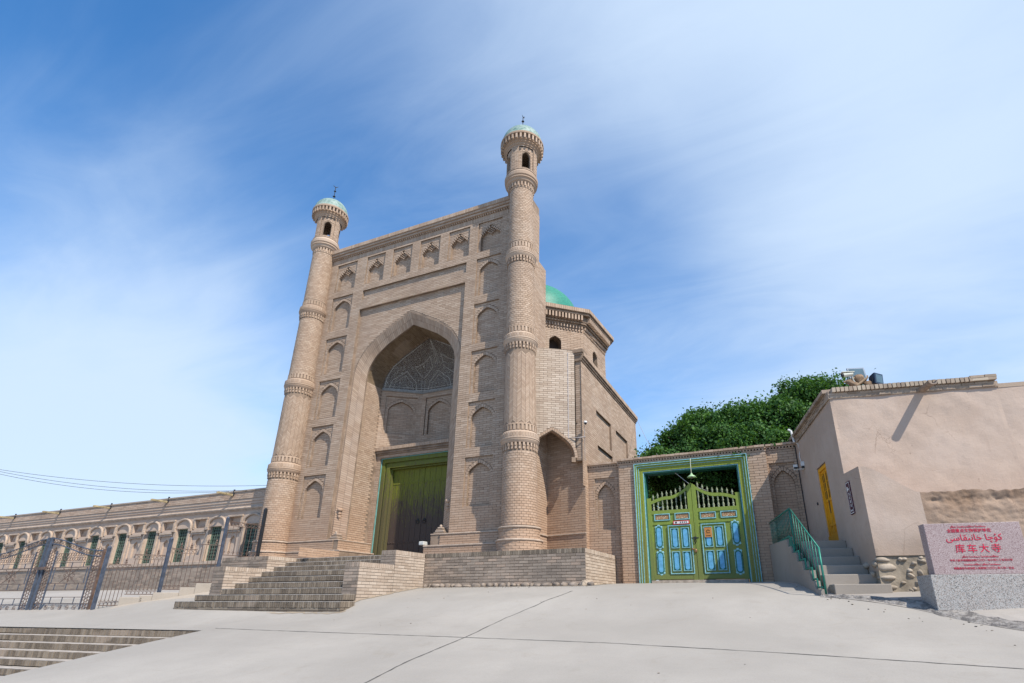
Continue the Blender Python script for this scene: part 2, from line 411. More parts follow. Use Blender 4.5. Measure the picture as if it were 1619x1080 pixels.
# light edge roll round the arch
def arch3(a, top, sp, y, v0=1.25, xc=XC, fine=True):
    pts = [(xc-a, y, v0), (xc-a, y, sp)]; N = 28
    for i in range(1, N+1): t = i/N; pts.append((xc-a*prof(t), y, sp+(top-sp)*t))
    return pts+[(2*xc-p[0], p[1], p[2]) for p in reversed(pts[:-1])]
O1 = arch3(2.42, 10.54, 8.1, 14.22); I1 = arch3(2.02, 10.10, 8.1, 14.47)
I2 = arch3(2.02, 10.10, 8.1, 14.53); I3 = arch3(2.10, 10.18, 8.1, 14.55); RM = arch3(2.10, 10.02, 8.1, 15.5)
splay = MB(); sbr = MB()
loft(splay, sbr, O1, I1, 260, 2, flip=True, j=.014)
for A, B in ((I1, I2), (I2, I3)):
    a = resample_n(A, 120); b = resample_n(B, 120)
    for i in range(120): splay.quad(a[i], a[i+1], b[i+1], b[i])
def zcut(P, zc, lo): return [p for p in P if (p[2] <= zc if lo else p[2] >= zc)]
sof = MB(); soff = MB(); zz_ = 8.1
for sd_ in (0, 1):
    A = [I3[0], I3[1]] if sd_ == 0 else [I3[-2], I3[-1]]; B = [RM[0], RM[1]] if sd_ == 0 else [RM[-2], RM[-1]]
    loft(splay, sbr, A, B, 91, 5, stag=1, flip=True, j=.013)
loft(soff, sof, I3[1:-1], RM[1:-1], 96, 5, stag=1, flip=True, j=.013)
# cornice
for k in range(int((9.9)/.075)):
    brick(br, FA, -16.78+k*.075, -16.78+k*.075+.066, 13.735, 13.94, -.01, .008+rnd()*.004)
mo.fbox(FA, -16.8, -6.9, 13.72, 14.4, -.3, .0)
cor = MB(); cbr = MB()
cor.fbox(FA, -16.8, -6.92, 13.99, 14.09, -.2, .10); cor.fbox(FA, -16.8, -6.92, 14.09, 14.19, -.2, .15); cor.fbox(FA, -16.8, -6.92, 14.19, 14.37, -.2, .19)
for k in range(99): cor.fbox(FA, -16.78+k*.1, -16.78+k*.1+.055, 13.935, 13.99, -.1, .06)
wall(None, cbr, lambda u, v, w=0: FA(u, v, w+.10), -16.8, -6.92, 14.0, 14.08, c=.08, vo=14.0)
wall(None, cbr, lambda u, v, w=0: FA(u, v, w+.15), -16.8, -6.92, 14.1, 14.18, c=.08, vo=14.1)
wall(None, cbr, lambda u, v, w=0: FA(u, v, w+.19), -16.8, -6.92, 14.2, 14.37, c=.17, vo=14.2, L=.075, stag=0)
# side face toward the right, thicker lower down
SF = frame((-6.9, 14.1, 0), (0, 1, 0), (0, 0, 1))
wall(mo, br, SF, .0, .86, 1.25, 13.95); wall(mo, br, SF, .86, 1.5, 5.3, 11.9)
mo.poly([(-6.9, 14.1, 13.95), (-6.9, 14.86, 13.95), (-7.2, 15.0, 14.38), (-7.2, 14.1, 14.38)])
mo.box(-16.7, -14.55, 14.5, 16.7, 1.2, 11.85); mo.box(-16.7, -14.55, 14.5, 14.96, 11.85, 13.9); mo.box(-9.45, -6.915, 14.5, 15.6, 1.2, 11.85); mo.box(-9.45, -8, 15.6, 16.7, 1.2, 11.8); mo.box(-9.45, -6.915, 14.35, 14.96, 11.85, 13.93)
mo.box(-16.7, -6.93, 14.4, 15.0, 12.1, 14.36); mo.box(-14.6, -9.4, 14.4, 16.8, 10.68, 12.0); mo.box(-14.6, -9.4, 16.62, 16.8, .2, 11)
for x_ in (-14.1, -9.9): mo.quad((x_, 15.49, 1.2), (x_, 15.67, 1.2), (x_, 15.67, 5.6), (x_, 15.49, 5.6))
gwall = par(mo.build('wall', MORTAR), gw)
o = par(br.build('brickwork', TAN, kind='stuff'), gwall)
BROWNB = brickmat('dark_brown_brick', [(0, (.155, .10, .05)), (.5, (.20, .135, .07)), (1, (.25, .175, .10))], stain=(.10, .07, .04))  # vault lining in a darker yellow-brown than the tan brick
o = par(splay.build('arch_lining', MORTAR), gw); o2 = par(sbr.build('brickwork', TAN, kind='stuff'), o)
o = par(soff.build('vault_lining', MORTAR), gw); par(sof.build('brickwork', BROWNB, kind='stuff'), o)
o = par(cor.build('cornice', TAN), gw); par(cbr.build('brickwork', TAN, kind='stuff'), o)
# blind niches
def niche_mesh(a, h, steps, d1=.055, d2=.15, arch=(.80, .60, .88)):
    m = MB(); b = MB(); f = frame((0, 0, 0), (1, 0, 0), (0, 0, 1)); f1 = lambda u, v, w=0: f(u, v, w-d1); f2 = lambda u, v, w=0: f(u, v, w-d2)
    a2 = a*arch[0]; sp = h*arch[1]; tp = h*arch[2]
    reveal(m, f, Hole(0, 0, a, h).outline(), 0, -d1); m.quad(f(-a, 0, 0), f(a, 0, 0), f(a, 0, -d1), f(-a, 0, -d1))
    if not steps:
        A = Hole(0, .02, a2, tp, sp); Ag = Hole(0, .02, a2+.0001, tp+.12, sp)
        wall(m, None, f1, -a, a, 0, h, [A])
        class RH(Hole):
            def hw(s, v):
                if v <= s.sp: return a2
                return (a2+.10)*prof(max(0, (v-s.sp-.0)/(s.top-s.sp)))
        wall(None, b, f1, -a, a, 0, h, [RH(0, .02, a2, tp+.12, sp)])
        reveal(m, f, A.outline(), -d1, -d2)
        ol = [f(u, v, -d1+.0) for u, v in A.outline()[1:-1]]; og = [f(u, v, -d1) for u, v in RH(0, .02, a2+.1, tp+.12, sp).outline()[1:-1]]
        loft(m, b, ol, og, 15, 1, p=.012)
        wall(m, b, f2, -a2, a2, .02, tp)
        m.quad(f(-a2, .02, -d1), f(a2, .02, -d1), f(a2, .02, -d2), f(-a2, .02, -d2))
    else:
        K = 6; st = (tp-sp)/K
        class SH(Hole):
            def hw(s, v): 
                if v <= sp: return a2
                return a2*(1-(math.floor((v-sp)/st+1e-4))/K)
            def breaks(s): return [.02, tp]+[sp+st*i for i in range(K)]
            def outline(s, grow=0):
                L = [(-a2, .02), (-a2, sp)]
                for i in range(1, K): L += [(-a2*(1-(i-1)/K)+0, sp+st*i), (-a2*(1-i/K), sp+st*i)]
                L += [(-a2/K, tp)]; return L+[(-x, y) for x, y in reversed(L)]
        class SHm(SH):      # intervals evaluated at strip middles
            def hw(s, v): return SH.hw(s, v)
        A = SHm(0, .02, a2, tp, sp)
        lv = [0., .02, sp]+[sp+st*i for i in range(1, K+1)]+[h]
        for va, vb in zip(lv, lv[1:]):
            mid = (va+vb)/2
            if mid < .02 or mid > tp: wall(m, b, f1, -a, a, va, vb, []); continue
            w_ = A.hw(mid)
            wall(m, b, f1, -a, -w_, va, vb, []); wall(m, b, f1, w_, a, va, vb, [])
        reveal(m, f, A.outline(), -d1, -d2)
        wall(m, b, f2, -a2, a2, .02, tp)
        m.quad(f(-a2, .02, -d1), f(a2, .02, -d1), f(a2, .02, -d2), f(-a2, .02, -d2))
        for i in range(K):                                   # saw-tooth corbels and the little diamond of bracket bricks
            x = a2*(1-i/K)
            for s in (-1, 1): b.fbox(f, s*x-.03, s*x+.03, sp+st*i-.055, sp+st*i+.0, -d2, -d1+.012)
        for i in range(4):
            for q in range(4):
                cx = (i-q)*.062; cz = sp+.02+(i+q)*.052
                b.fbox(f, cx-.024, cx+.024, cz-.020, cz+.020, -d2, -d1-.03)
    return m.mesh('niche', MORTAR), b.mesh('brickwork', TAN)
cache = {}
def put_niche(parent, loc, rz, key, **kw):
    if key not in cache: cache[key] = niche_mesh(*key, **(dict(d1=.055, d2=.19) if key[2] else kw))
    me, bb = cache[key]; o = inst(me, 'niche', parent, loc, (0, 0, rz)); q = inst(bb, 'brickwork', o, kind='stuff'); return o
for uc, v0, a, h, st in nich: put_niche(gw, (uc+12, 0, v0-1.25), 0, (a, h, st))
# iwan back wall, shelf, apse
bk = MB(); bb = MB()
FD = frame((0, 15.65, 0), (1, 0, 0), (0, 0, 1))
DH = Hole(XC, 1.2, 1.90, 5.22)
wall(bk, bb, FD, -14.1, -9.9, 1.25, 5.45, [DH]); reveal(bk, FD, DH.outline(), 0, -.2)
bk.box(-14.1, -9.9, 16.1, 16.6, 5.1, 5.6)
for z0, z1, y in ((5.34, 5.40, 15.60), (5.40, 5.48, 15.55), (5.48, 5.63, 15.50)): bk.box(-14.09, -9.91, y, 16.5, z0, z1)
wall(None, bb, frame((0, 15.50, 0), (1, 0, 0), (0, 0, 1)), -14.09, -9.91, 5.49, 5.62, c=.13, vo=5.49, L=.075, stag=0)
APL = [(-14.1, 15.5), (-12.81, 16.46), (-11.19, 16.46), (-9.9, 15.5)]
for (ax, ay), (cx_, cy_) in zip(APL, APL[1:]):
    f = frame((ax, ay, 0), (cx_-ax, cy_-ay, 0), (0, 0, 1)); Lw = math.hypot(cx_-ax, cy_-ay)
    wall(bk, bb, f, 0, Lw, 5.58, 8.07, [Hole(Lw/2, 6.25, .62, 7.85)])
    p = f(Lw/2, 6.25, 0); put_niche(gw, (p[0]+12, p[1]-14.1, p[2]-1.25), math.atan2(cy_-ay, cx_-ax), (.62, 1.6, False))
o = par(bk.build('iwan_back_wall', MORTAR), gw); par(bb.build('brickwork', TAN, kind='stuff'), o)
# half dome lined with patterned tiles
def ornate():
    g = G('carved_tile_lining'); v = g.mapped(g.pos, (1, 1, 1))
    d1 = g.voro(17, 'DISTANCE_TO_EDGE', v); d2 = g.voro(6.5, 'DISTANCE_TO_EDGE', v); n = g.noise(34, 4, .7)
    l1 = g.rng(d1, .02, .05, 1, 0); l2 = g.rng(d2, .02, .05, 1, 0); dots = g.rng(g.voro(24, 'F1'), .10, .24, 1, 0)
    c = g.mix(g.rng(n, .35, .65), (.03, .022, .018), (.10, .07, .05))
    c = g.mix(g.math('MULTIPLY', l1, .9), c, (.50, .48, .43)); c = g.mix(g.math('MULTIPLY', dots, .75), c, (.62, .60, .54)); c = g.mix(g.math('MULTIPLY', l2, .7), c, (.16, .15, .15))
    g.col(c); g.rough(.5); g.bump(g.math('ADD', l1, dots), .5, .01); return g.m
ORN = ornate(); ORNL = plain('pale_glazed_rib', (.60, .58, .53), .45, var=.25, scale=20)
hd = MB(); rib = MB(); ZS, ZT = 8.14, 10.02
def HD(s, t):
    a = 2.09*prof(t)+.005; k = max(0., math.cos(t*math.pi/2))**.75; q = abs(s)
    px = q*1.158 if q < .3333 else .386+(q-.3333)*.921; py = 1. if q < .3333 else 1-(q-.3333)/.6667
    return (XC+a*math.copysign(px, s), 15.52+.94*k*py, ZS+(ZT-ZS)*t)
NS, NT = 32, 20
for i in range(NS):
    for j in range(NT):
        s0, s1 = -1+2*i/NS, -1+2*(i+1)/NS; t0, t1 = j/NT, (j+1)/NT
        hd.quad(HD(s0, t0), HD(s1, t0), HD(s1, t1), HD(s0, t1))
def ribline(pts, r=.012):
    r = r*.65
    P = []
    for (s0, t0), (s1, t1) in zip(pts, pts[1:]):
        for k in range(8): f = k/8; x = HD(s0+(s1-s0)*f, t0+(t1-t0)*f); P.append((x[0], x[1]-.008, x[2]))
    x = HD(*pts[-1]); P.append((x[0], x[1]-.008, x[2])); rib.tube(P, r, 5)
for cx in (-.667, 0, .667):
    ribline([(cx-.23, .03), (cx-.2, .22), (cx, .42), (cx+.2, .22), (cx+.23, .03)]); ribline([(cx-.17, .03), (cx-.14, .18), (cx, .34), (cx+.14, .18), (cx+.17, .03)], .008)
for cx in (-.333, .333): ribline([(cx, .03), (cx, .3), (cx-.2, .5), (cx*.6, .72), (cx+.2, .5), (cx, .3)]); ribline([(cx-.03, .02), (cx-.03, .28)], .008); ribline([(cx+.03, .02), (cx+.03, .28)], .008)
ribline([(0, .55), (0, .99)], .012); ribline([(-.06, .55), (-.06, .97)], .008); ribline([(.06, .55), (.06, .97)], .008)
for s in (-1, 1): ribline([(s*.97, .02), (s*.97, .5), (s*.9, .9)], .014)
ribline([(-1, .015), (1, .015)], .02); ribline([(-1, .07), (1, .07)], .01)
o = par(hd.build('half_dome', ORN), gw); par(rib.build('tile_rib', ORNL), o)
# calligraphy panel like interlace on the right half
# cornice under the half dome
cc = MB()
for (ax, ay), (cx_, cy_) in zip(APL, APL[1:]):
    f = frame((ax, ay, 0), (cx_-ax, cy_-ay, 0), (0, 0, 1)); Lw = math.hypot(cx_-ax, cy_-ay)
    cc.fbox(f, 0, Lw, 8.05, 8.15, -.05, .05)
    for k in range(int(Lw/.05)): cc.fbox(f, .01+k*.05, .01+k*.05+.03, 8.07, 8.13, .05, .066)
par(cc.build('tile_cornice', plain('grey_glazed_tile', (.30, .29, .27), .5, var=.2, scale=12)), gw)
# doors: frame with stepped profile, two boarded leaves, nail rows, ring handles
fr = MB()
def goal(mb, x0, x1, z0, z1, w, ya, yb, mi=0):      # three sided frame, mitred
    mb.hexa([(x0, ya, z0), (x0+w, ya, z0), (x0+w, yb, z0), (x0, yb, z0), (x0, ya, z1), (x0+w, ya, z1-w), (x0+w, yb, z1-w), (x0, yb, z1)], mi)
    mb.hexa([(x1-w, ya, z0), (x1, ya, z0), (x1, yb, z0), (x1-w, yb, z0), (x1-w, ya, z1-w), (x1, ya, z1), (x1, yb, z1), (x1-w, yb, z1-w)], mi)
    mb.hexa([(x0+w, ya, z1-w), (x1-w, ya, z1-w), (x1-w, yb, z1-w), (x0+w, yb, z1-w), (x0, ya, z1), (x1, ya, z1), (x1, yb, z1), (x0, yb, z1)], mi)
goal(fr, -13.90, -10.10, 1.25, 5.22, .035, 15.69, 16.1, 1)
for w0, w, y, in ((.035, .15, 15.72), (.185, .06, 15.78), (.245, .15, 15.75), (.395, .06, 15.85)): goal(fr, -13.90+w0, -10.10-w0, 1.25, 5.22-w0, w, y, 16.1)
par(fr.build('door_frame', [FRAMEG, plain('aqua_edge_paint', (.16, .36, .33), .6)], bevel=.006), gw)
DX = 1.455
for k, (x0, x1) in enumerate(((XC-DX, XC-.005), (XC+.005, XC+DX))):
    dlm = MB(); dlm.box(x0, x1, 16.0, 16.06, 1.27, 4.80); lf = par(dlm.build('door_leaf', DOORG), gw)
    nb = 6
    for i in range(nb):
        a = x0+(x1-x0)*i/nb; b = MB(); b.box(a+.004, a+(x1-x0)/nb-.004, 15.982, 16.0, 1.28, 4.79); par(b.build('board', DOORG, bevel=.003), lf)
    for z in (4.22, 2.02):
        b = MB(); b.box(x0+.01, x1-.01, 15.972, 15.984, z-.035, z+.035)
        for i in range(12): b.blob((x0+.06+i*(x1-x0-.12)/11, 15.97, z), (.020, .014, .020), i, 6, 4, 0)
        q = par(b.build('nail_band', DOORG), lf)
    cx = (x1-.14) if k == 0 else x0+.14; b = MB(); b.blob((cx, 15.97, 2.80), (.055, .03, .055), 3, 10, 6, 0)
    b.tube([(cx+.065*math.sin(t*6.283/14), 15.955, 2.73-.065*math.cos(t*6.283/14)) for t in range(15)], .010, 6, cap=False)
    par(b.build('ring_handle', IRON), lf)
# base courses with pale rolled ledges
bs = MB(); bsb = MB(); lg = MB()
for x0, x1, xa, xb in ((-16.3, -13.95, -16.3, -14.1), (-9.9, -7.3, -9.75, -7.3)):
    s = -1 if x0 < -12 else 1; bs, bsb, lg = MB(), MB(), MB()
    if x0 > -12: x0 = -10.28
    bs.box(x0, x1, 13.93, 14.4, 1.25, 1.58); wall(None, bsb, frame((0, 13.93, 0), (1, 0, 0), (0, 0, 1)), x0, x1, 1.28, 1.575, c=.07, vo=1.29)
    bs.box(xa, xb, 14.0, 14.4, 1.58, 1.95); wall(None, bsb, frame((0, 14.0, 0), (1, 0, 0), (0, 0, 1)), xa, xb, 1.64, 1.94, c=.07, vo=1.64)
    lg.box(x0-.015, x1+.015, 13.90, 14.45, 1.575, 1.63); lg.box(xa-.012, xb+.012, 13.97, 14.42, 1.94, 1.985)
    # return of the base round the pier into the iwan, left and right
    if 1:
        P = lambda x, y, z: (XC+s*x, y, z)
        def bx(x0, x1, y0, y1, z0, z1, mb): mb.box(min(XC+s*x0, XC+s*x1), max(XC+s*x0, XC+s*x1), y0, y1, z0, z1)
        f = frame((XC-s*0+s*2.0, 13.95, 0), (0, 1, 0), (0, 0, 1), (-s, 0, 0))
        bx(1.72, 2.2, 13.95, 15.64, 1.25, 1.58, bs); bx(1.9, 2.3, 14.02, 15.64, 1.58, 1.95, bs)
        bx(1.70, 2.2, 13.93, 15.64, 1.58, 1.625, lg); bx(1.88, 2.3, 14.0, 15.64, 1.95, 1.985, lg)
        wall(None, bsb, frame((XC+s*1.72, 13.95, 0), (0, -s*-1, 0), (0, 0, 1), (-s, 0, 0)) if s < 0 else frame((XC+1.72, 13.95, 0), (0, 1, 0), (0, 0, 1), (-1, 0, 0)), .0, 1.65, 1.28, 1.575, c=.07, vo=1.29)
        wall(None, bsb, frame((XC+s*1.9, 14.02, 0), (0, 1, 0), (0, 0, 1), (-s, 0, 0)), .0, 1.6, 1.64, 1.94, c=.07, vo=1.64)
        # stepped cap at the foot of the splay
        for k in range(4): bx(1.98+.03*k, 2.38-.05*k, 14.03+.02*k, 14.32, 1.985+.055*k, 1.985+.055*(k+1)-.008, lg if k % 2 else bs)
        lg.blob((XC+s*2.16, 14.15, 2.23), (.05, .05, .05), 1, 8, 6, 0)
    o = par(bs.build('plinth', MORTAR), gw); par(bsb.build('brickwork', TAN, kind='stuff'), o); par(lg.build('ledge', CREAM, bevel=.015, kind='stuff'), o)
# lamp sockets of brick on the piers
for s in (-1, 1):
    m = MB(); c = (XC+s*2.27, 14.29, 0)
    m.lathe([(0, 2.86), (.035, 2.86), (.07, 2.91), (.05, 2.94), (.035, 2.98), (.08, 3.0), (.10, 3.05), (.08, 3.09), (0, 3.09)], c, 14); m.lathe([(0, 2.70), (.012, 2.72), (.04, 2.78), (.07, 2.84), (0, 2.86)], c, 12)
    par(m.build('corbel', TAN, smooth=True), gw)
m = MB(); m.box(-10.46, -10.28, 13.9, 14.15, 1.64, 1.76); par(m.build('white_block', plain('whitewashed_stone', (.6, .6, .57), .8), bevel=.02), gw)
# ------------------------------------------------------------------ minarets
def arc_ring(mb, cx, cy, z0, z1, r0, r1, n, wdt, lean, mi=0):
    for k in range(n):
        a = 2*math.pi*k/n; da = wdt/2/r1; ox = cx+lean*z0
        p = lambda r, t, z: (ox+r*math.cos(t), cy+r*math.sin(t), z)
        mb.hexa([p(r1, a-da, z0), p(r1, a+da, z0), p(r0, a+da, z0), p(r0, a-da, z0), p(r1, a-da, z1), p(r1, a+da, z1), p(r0, a+da, z1), p(r0, a-da, z1)], mi)
def minaret(cx, lean, label, hs=1.):
    cy = 13.86; t = thing('minaret', label, 'minaret', (cx, cy, 1.25), group='minarets flanking the gateway')
    rf = lambda z: .535-.0088*(z-1.25)-(1-hs)*.012*(z-1.25)/4
    sh = MB(); sb = MB(); lz = (lean, 0)
    sh.lathe([(rf(z)-.001, z) for z in np.linspace(1.25, 14.5, 20)], (cx, cy, 0), 32, lean=lz)
    def course(z0, z1, herr=False, c=.075, L=.14, jj=.011):
        rr = .55; f = lambda u, v, w=0.: (cx+lean*v+(rf(v)+w)*math.cos(u/rr), cy+(rf(v)+w)*math.sin(u/rr), v)
        per = 2*math.pi*rr
        if not herr:
            n = round(per/L)
            wall(None, sb, f, 0, per, z0, z1, L=per/n, c=c, vo=z0, seg=1, j=jj)
        else:
            n = 24; w = per/n; hh = .056
            for k in range(n):
                s = 1 if k % 2 else -1; z = z0+.02
                while z < z1-.1:
                    zb = z+(0 if s > 0 else w*.85)
                    brick(sb, f, k*w+.004, (k+1)*w-.004, zb, zb+hh-.011, -.004, .007+rnd()*.005, 1, s*.85); z += hh
    for z0, z1 in ((2.02, 4.2), (5.02, 7.47)) : course(z0, z1, herr=(z0 > 5))
    course(8.44, 10.9); course(11.8, 14.12)
    o = par(sh.build('shaft', MORTAR, smooth=True), t); par(sb.build('brickwork', TAN, kind='stuff'), o)
    bd = MB()
    for zt in (11.53, 8.20, 4.83):
        r = rf(zt); b = zt-.38; c0 = (cx, cy, 0)
        bd.lathe([(r, zt+.01), (r+.03, zt), (r+.06, zt-.04), (r+.078, zt-.10), (r+.085, zt-.2), (r+.10, zt-.21), (r+.10, zt-.25), (r+.08, zt-.27), (r+.09, zt-.29), (r+.065, zt-.34), (r+.04, b), (r-.01, b)], c0, 36, lean=lz)
        arc_ring(bd, cx, cy, b-.20, b, r-.02, r+.040, 28, .058, lean)
        arc_ring(bd, cx, cy, b-.10, b, r-.02, r+.058, 28, .058, lean)
        arc_ring(bd, cx, cy, zt+.03, zt+.20, r-.02, r+.02, 26, .07, lean)
        bd.lathe([(r, zt+.24), (r+.02, zt+.22), (r+.02, zt+.2), (r, zt+.19)], c0, 32, lean=lz)
        q = MB(); arc_ring(q, cx, cy, zt-.185, zt-.07, r+.04, r+.092, 40, .070, lean)
        bq = par(bd.build('brick_band', TAN), t); par(q.build('brickwork', TAN, kind='stuff'), bq); bd = MB()
    q = MB(); r = rf(14.2); q.lathe([(r, 14.15), (r+.02, 14.16), (r+.02, 14.2), (r, 14.21)], (cx, cy, 0), 32, lean=lz); arc_ring(q, cx, cy, 14.0+.14, 14.3, r-.02, r+.012, 30, .06, lean)
    par(q.build('thin_ring', TAN), t)
    # base
    b = MB(); bb2 = MB()
    b.lathe([(.66, 1.25), (.66, 1.58), (.595, 1.62), (.595, 1.94), (.53, 1.96)], (cx, cy, 0), 36, lean=lz)
    for z0, z1, r0 in ((1.28, 1.57, .66), (1.63, 1.94, .595)):
        f = lambda u, v, w=0.: (cx+lean*v+(r0+w)*math.cos(u/r0), cy+(r0+w)*math.sin(u/r0), v); wall(None, bb2, f, 0, 2*math.pi*r0, z0, z1, L=2*math.pi*r0/20, c=.074, vo=z0)
    o = par(b.build('base', MORTAR, smooth=True), t); par(bb2.build('brickwork', TAN, kind='stuff'), o)
    b = MB()
    for z, r0 in ((1.60, .66), (1.96, .60)): b.lathe([(r0-.03, z-.035), (r0+.02, z-.03), (r0+.045, z), (r0+.02, z+.03), (r0-.05, z+.04)], (cx, cy, 0), 36, lean=lz)
    par(b.build('base_roll', CREAM, smooth=True), t)
    # gallery
    cx2 = cx+lean*15; c0 = (cx2, cy, 0); b = MB(); r = .425*hs
    b.lathe([(r, 14.28), (r+.02, 14.36), (r+.10, 14.42), (r+.13, 14.5), (r+.17, 14.52), (r+.17, 14.56), (r+.14, 14.58), (r+.19, 14.62), (r+.20, 14.74), (r+.14, 14.84), (r, 14.86)], c0, 36)
    arc_ring(b, cx2, cy, 14.2, 14.38, r-.02, r+.06, 24, .06, 0)
    par(b.build('gallery_ring', TAN), t)
    g = MB(); gb = MB(); ro, ri = .575*hs, .46*hs
    fo = lambda u, v, w=0.: (cx2+(ro+w)*math.cos(u/ro), cy+(ro+w)*math.sin(u/ro), v)
    fi = lambda u, v, w=0.: (cx2+(ri-w)*math.cos(u/ro), cy+(ri-w)*math.sin(u/ro), v)
    per = 2*math.pi*ro; q4 = per/4
    for k in range(4):
        uc = (k+.5)*q4; H = Hole(uc, 14.98, .17, 15.72, 15.5)
        PN = Hole(uc, 14.9, .30, 15.92)
        for s in range(6):     # split so the wall stays round
            wall(g, None, fo, k*q4+s*q4/6, k*q4+(s+1)*q4/6, 14.8, 16.05, [PN])
            wall(g, None, lambda u, v, w=0: fo(u, v, w-.04), k*q4+s*q4/6, k*q4+(s+1)*q4/6, 14.9, 15.92, [H])
            wall(g, None, fi, k*q4+s*q4/6, k*q4+(s+1)*q4/6, 14.8, 16.05, [H])
        wall(None, gb, fo, k*q4, (k+1)*q4, 14.86, 16.0, [PN], L=q4/6, c=.07, vo=14.86)
        wall(None, gb, lambda u, v, w=0: fo(u, v, w-.04), uc-.3, uc+.3, 14.9, 15.92, [Hole(uc, 14.9, .19, 15.77, 15.5)], L=.15, c=.07, vo=14.86)
        reveal(g, fo, H.outline(), -.04, -(ro-ri)); reveal(g, fo, PN.outline(), 0, -.04)
        g.quad(fo(uc-.17, 14.98, -.04), fo(uc+.17, 14.98, -.04), fo(uc+.17, 14.98, -.115), fo(uc-.17, 14.98, -.115))
    g.lathe([(0, 16.04), (.5, 16.04)], c0, 20); g.lathe([(0, 14.84), (.5, 14.84)], c0, 20)
    o = par(g.build('gallery', MORTAR), t); par(gb.build('brickwork', TAN, kind='stuff'), o)
    b = MB(); b.lathe([(.575*hs, 15.96), (.62*hs, 15.99), (.63*hs, 16.05), (.68*hs, 16.08), (.69*hs, 16.13), (.72*hs, 16.15), (.72*hs, 16.33), (.83*hs, 16.34), (.83*hs, 16.42), (.80*hs, 16.45), (0, 16.46)], c0, 40)
    arc_ring(b, cx2, cy, 16.12, 16.33, .68*hs, .815*hs, 32, .07, 0)
    par(b.build('rim', TAN), t)
    d = MB(); d.lathe([(.79*hs, 16.44), (.79*hs, 16.47)]+[(.78*hs*math.cos(a), 16.47+.74*hs*math.sin(a)) for a in np.linspace(.0, 1.5708, 14)], c0, 40)
    par(d.build('cap_dome', DOMEM, smooth=True), t)
    f = MB(); f.tube([(cx2, cy, 17.25), (cx2, cy, 18.0)], .015, 8)
    for z, rr in ((17.48, .065), (17.78, .055)): f.lathe([(0, z-.03), (rr, z), (0, z+.03)], c0, 12)
    # crescent
    A = []; ang = R(50 if cx < -12 else 88)
    for i in range(17):
        th = R((195 if cx < -12 else 225)+i*150/16); A.append((.11*math.cos(th), .11*math.sin(th)))
    pts = [Vector((math.cos(ang)*x, math.sin(ang)*x, z)) for x, z in A]
    f.tube([(cx2+p.x, cy+p.y, 18.13+p.z) for p in pts], [.004+.014*math.sin(math.pi*i/16) for i in range(17)], 6)
    par(f.build('crescent_finial', IRON), t)
    return t
minaret(-6.88, -.018, 'right hand brick minaret, at the corner beside the green dome and courtyard gate')
minaret(-16.84, .004, 'left hand brick minaret, rising above the long low arcade and iron fence', .92)
# ------------------------------------------------------------------ prayer hall behind
hall = thing('prayer_hall', 'brick mosque hall behind the right minaret with octagonal drum and green dome', 'mosque hall', (-9, 18.5, 0))
m = MB(); b = MB()
m.box(-16.2, -5.60, 16.85, 22.6, 0, 7.9); m.box(-8.0, -5.60, 15.83, 16.85, 0, 7.9)
cf = frame((-6.9, 14.9, 0), (0, 1, 0), (0, 0, 1)); wall(m, b, cf, 0.06, .92, 1.25, 5.6, vo=.03)
cb = frame((-6.9, 15.82, 0), (1.46, -.32, 0), (0, 0, 1)); wall(m, b, cb, 0, 1.494, 1.25, 5.6, vo=.02)
m.quad((-5.44, 15.5, 1.2), (-5.44, 15.8, 1.2), (-5.44, 15.8, 5), (-5.44, 15.5, 5)); wall(None, b, frame((-5.44, 15.5, 0), (0, 1, 0), (0, 0, 1)), 0, .25, 1.25, 4.2)
# diagonal wall on its pointed squinch arch
dg = frame((-6.9, 14.47, 0), (1.24, .77, 0), (0, 0, 1)); LD = math.hypot(1.24, .77); DA = Hole(.70, 3.9, .735, 5.2, 4.3); 
wall(m, None, dg, 0, LD, 4.3, 8.12, [DA]); bpl = MB(); wall(None, bpl, dg, 0, LD, 4.3, 8.12, [Hole(.70, 3.9, .76, 5.3, 4.3)])
ol = [dg(u, v, 0) for u, v in DA.outline()[1:-1]]; oi = [dg(u, v, -.22) for u, v in DA.outline()[1:-1]]; loft(m, b, ol, oi, 30, 1, flip=True)
og = [dg(.70+(u-.70)*1.13, 4.3+(v-4.3)*1.11, .004) for u, v in DA.outline()[1:-1]]; loft(m, b, ol, og, 30, 1, p=.012)
m.fbox(dg, LD-.13, LD, 4.16, 4.32, -.12, .02)
m.poly([(-6.9, 14.5, 5.5), (-5.6, 15.3, 5.5), (-5.46, 15.8, 5.5), (-6.9, 15.8, 5.5)]); m.poly([(-6.9, 14.48, 8.12), (-5.6, 15.25, 8.12), (-5.5, 16.2, 8.12), (-6.9, 16.2, 8.12)])
dg2 = lambda u, v, w=0: dg(u, v, w-.24); wall(m, None, dg2, 0, LD, 4.3, 8.12, [DA]); m.box(-5.66, -5.445, 15.34, 15.95, 4.22, 8.05); wall(None, b, frame((0, 15.34, 0), (1, 0, 0), (0, 0, 1)), -5.66, -5.44, 4.25, 7.95, vo=.01)
m.box(-5.72, -5.34, 15.2, 15.7, 8.0, 8.12); m.box(-5.69, -5.38, 15.24, 15.7, 7.93, 8.0)
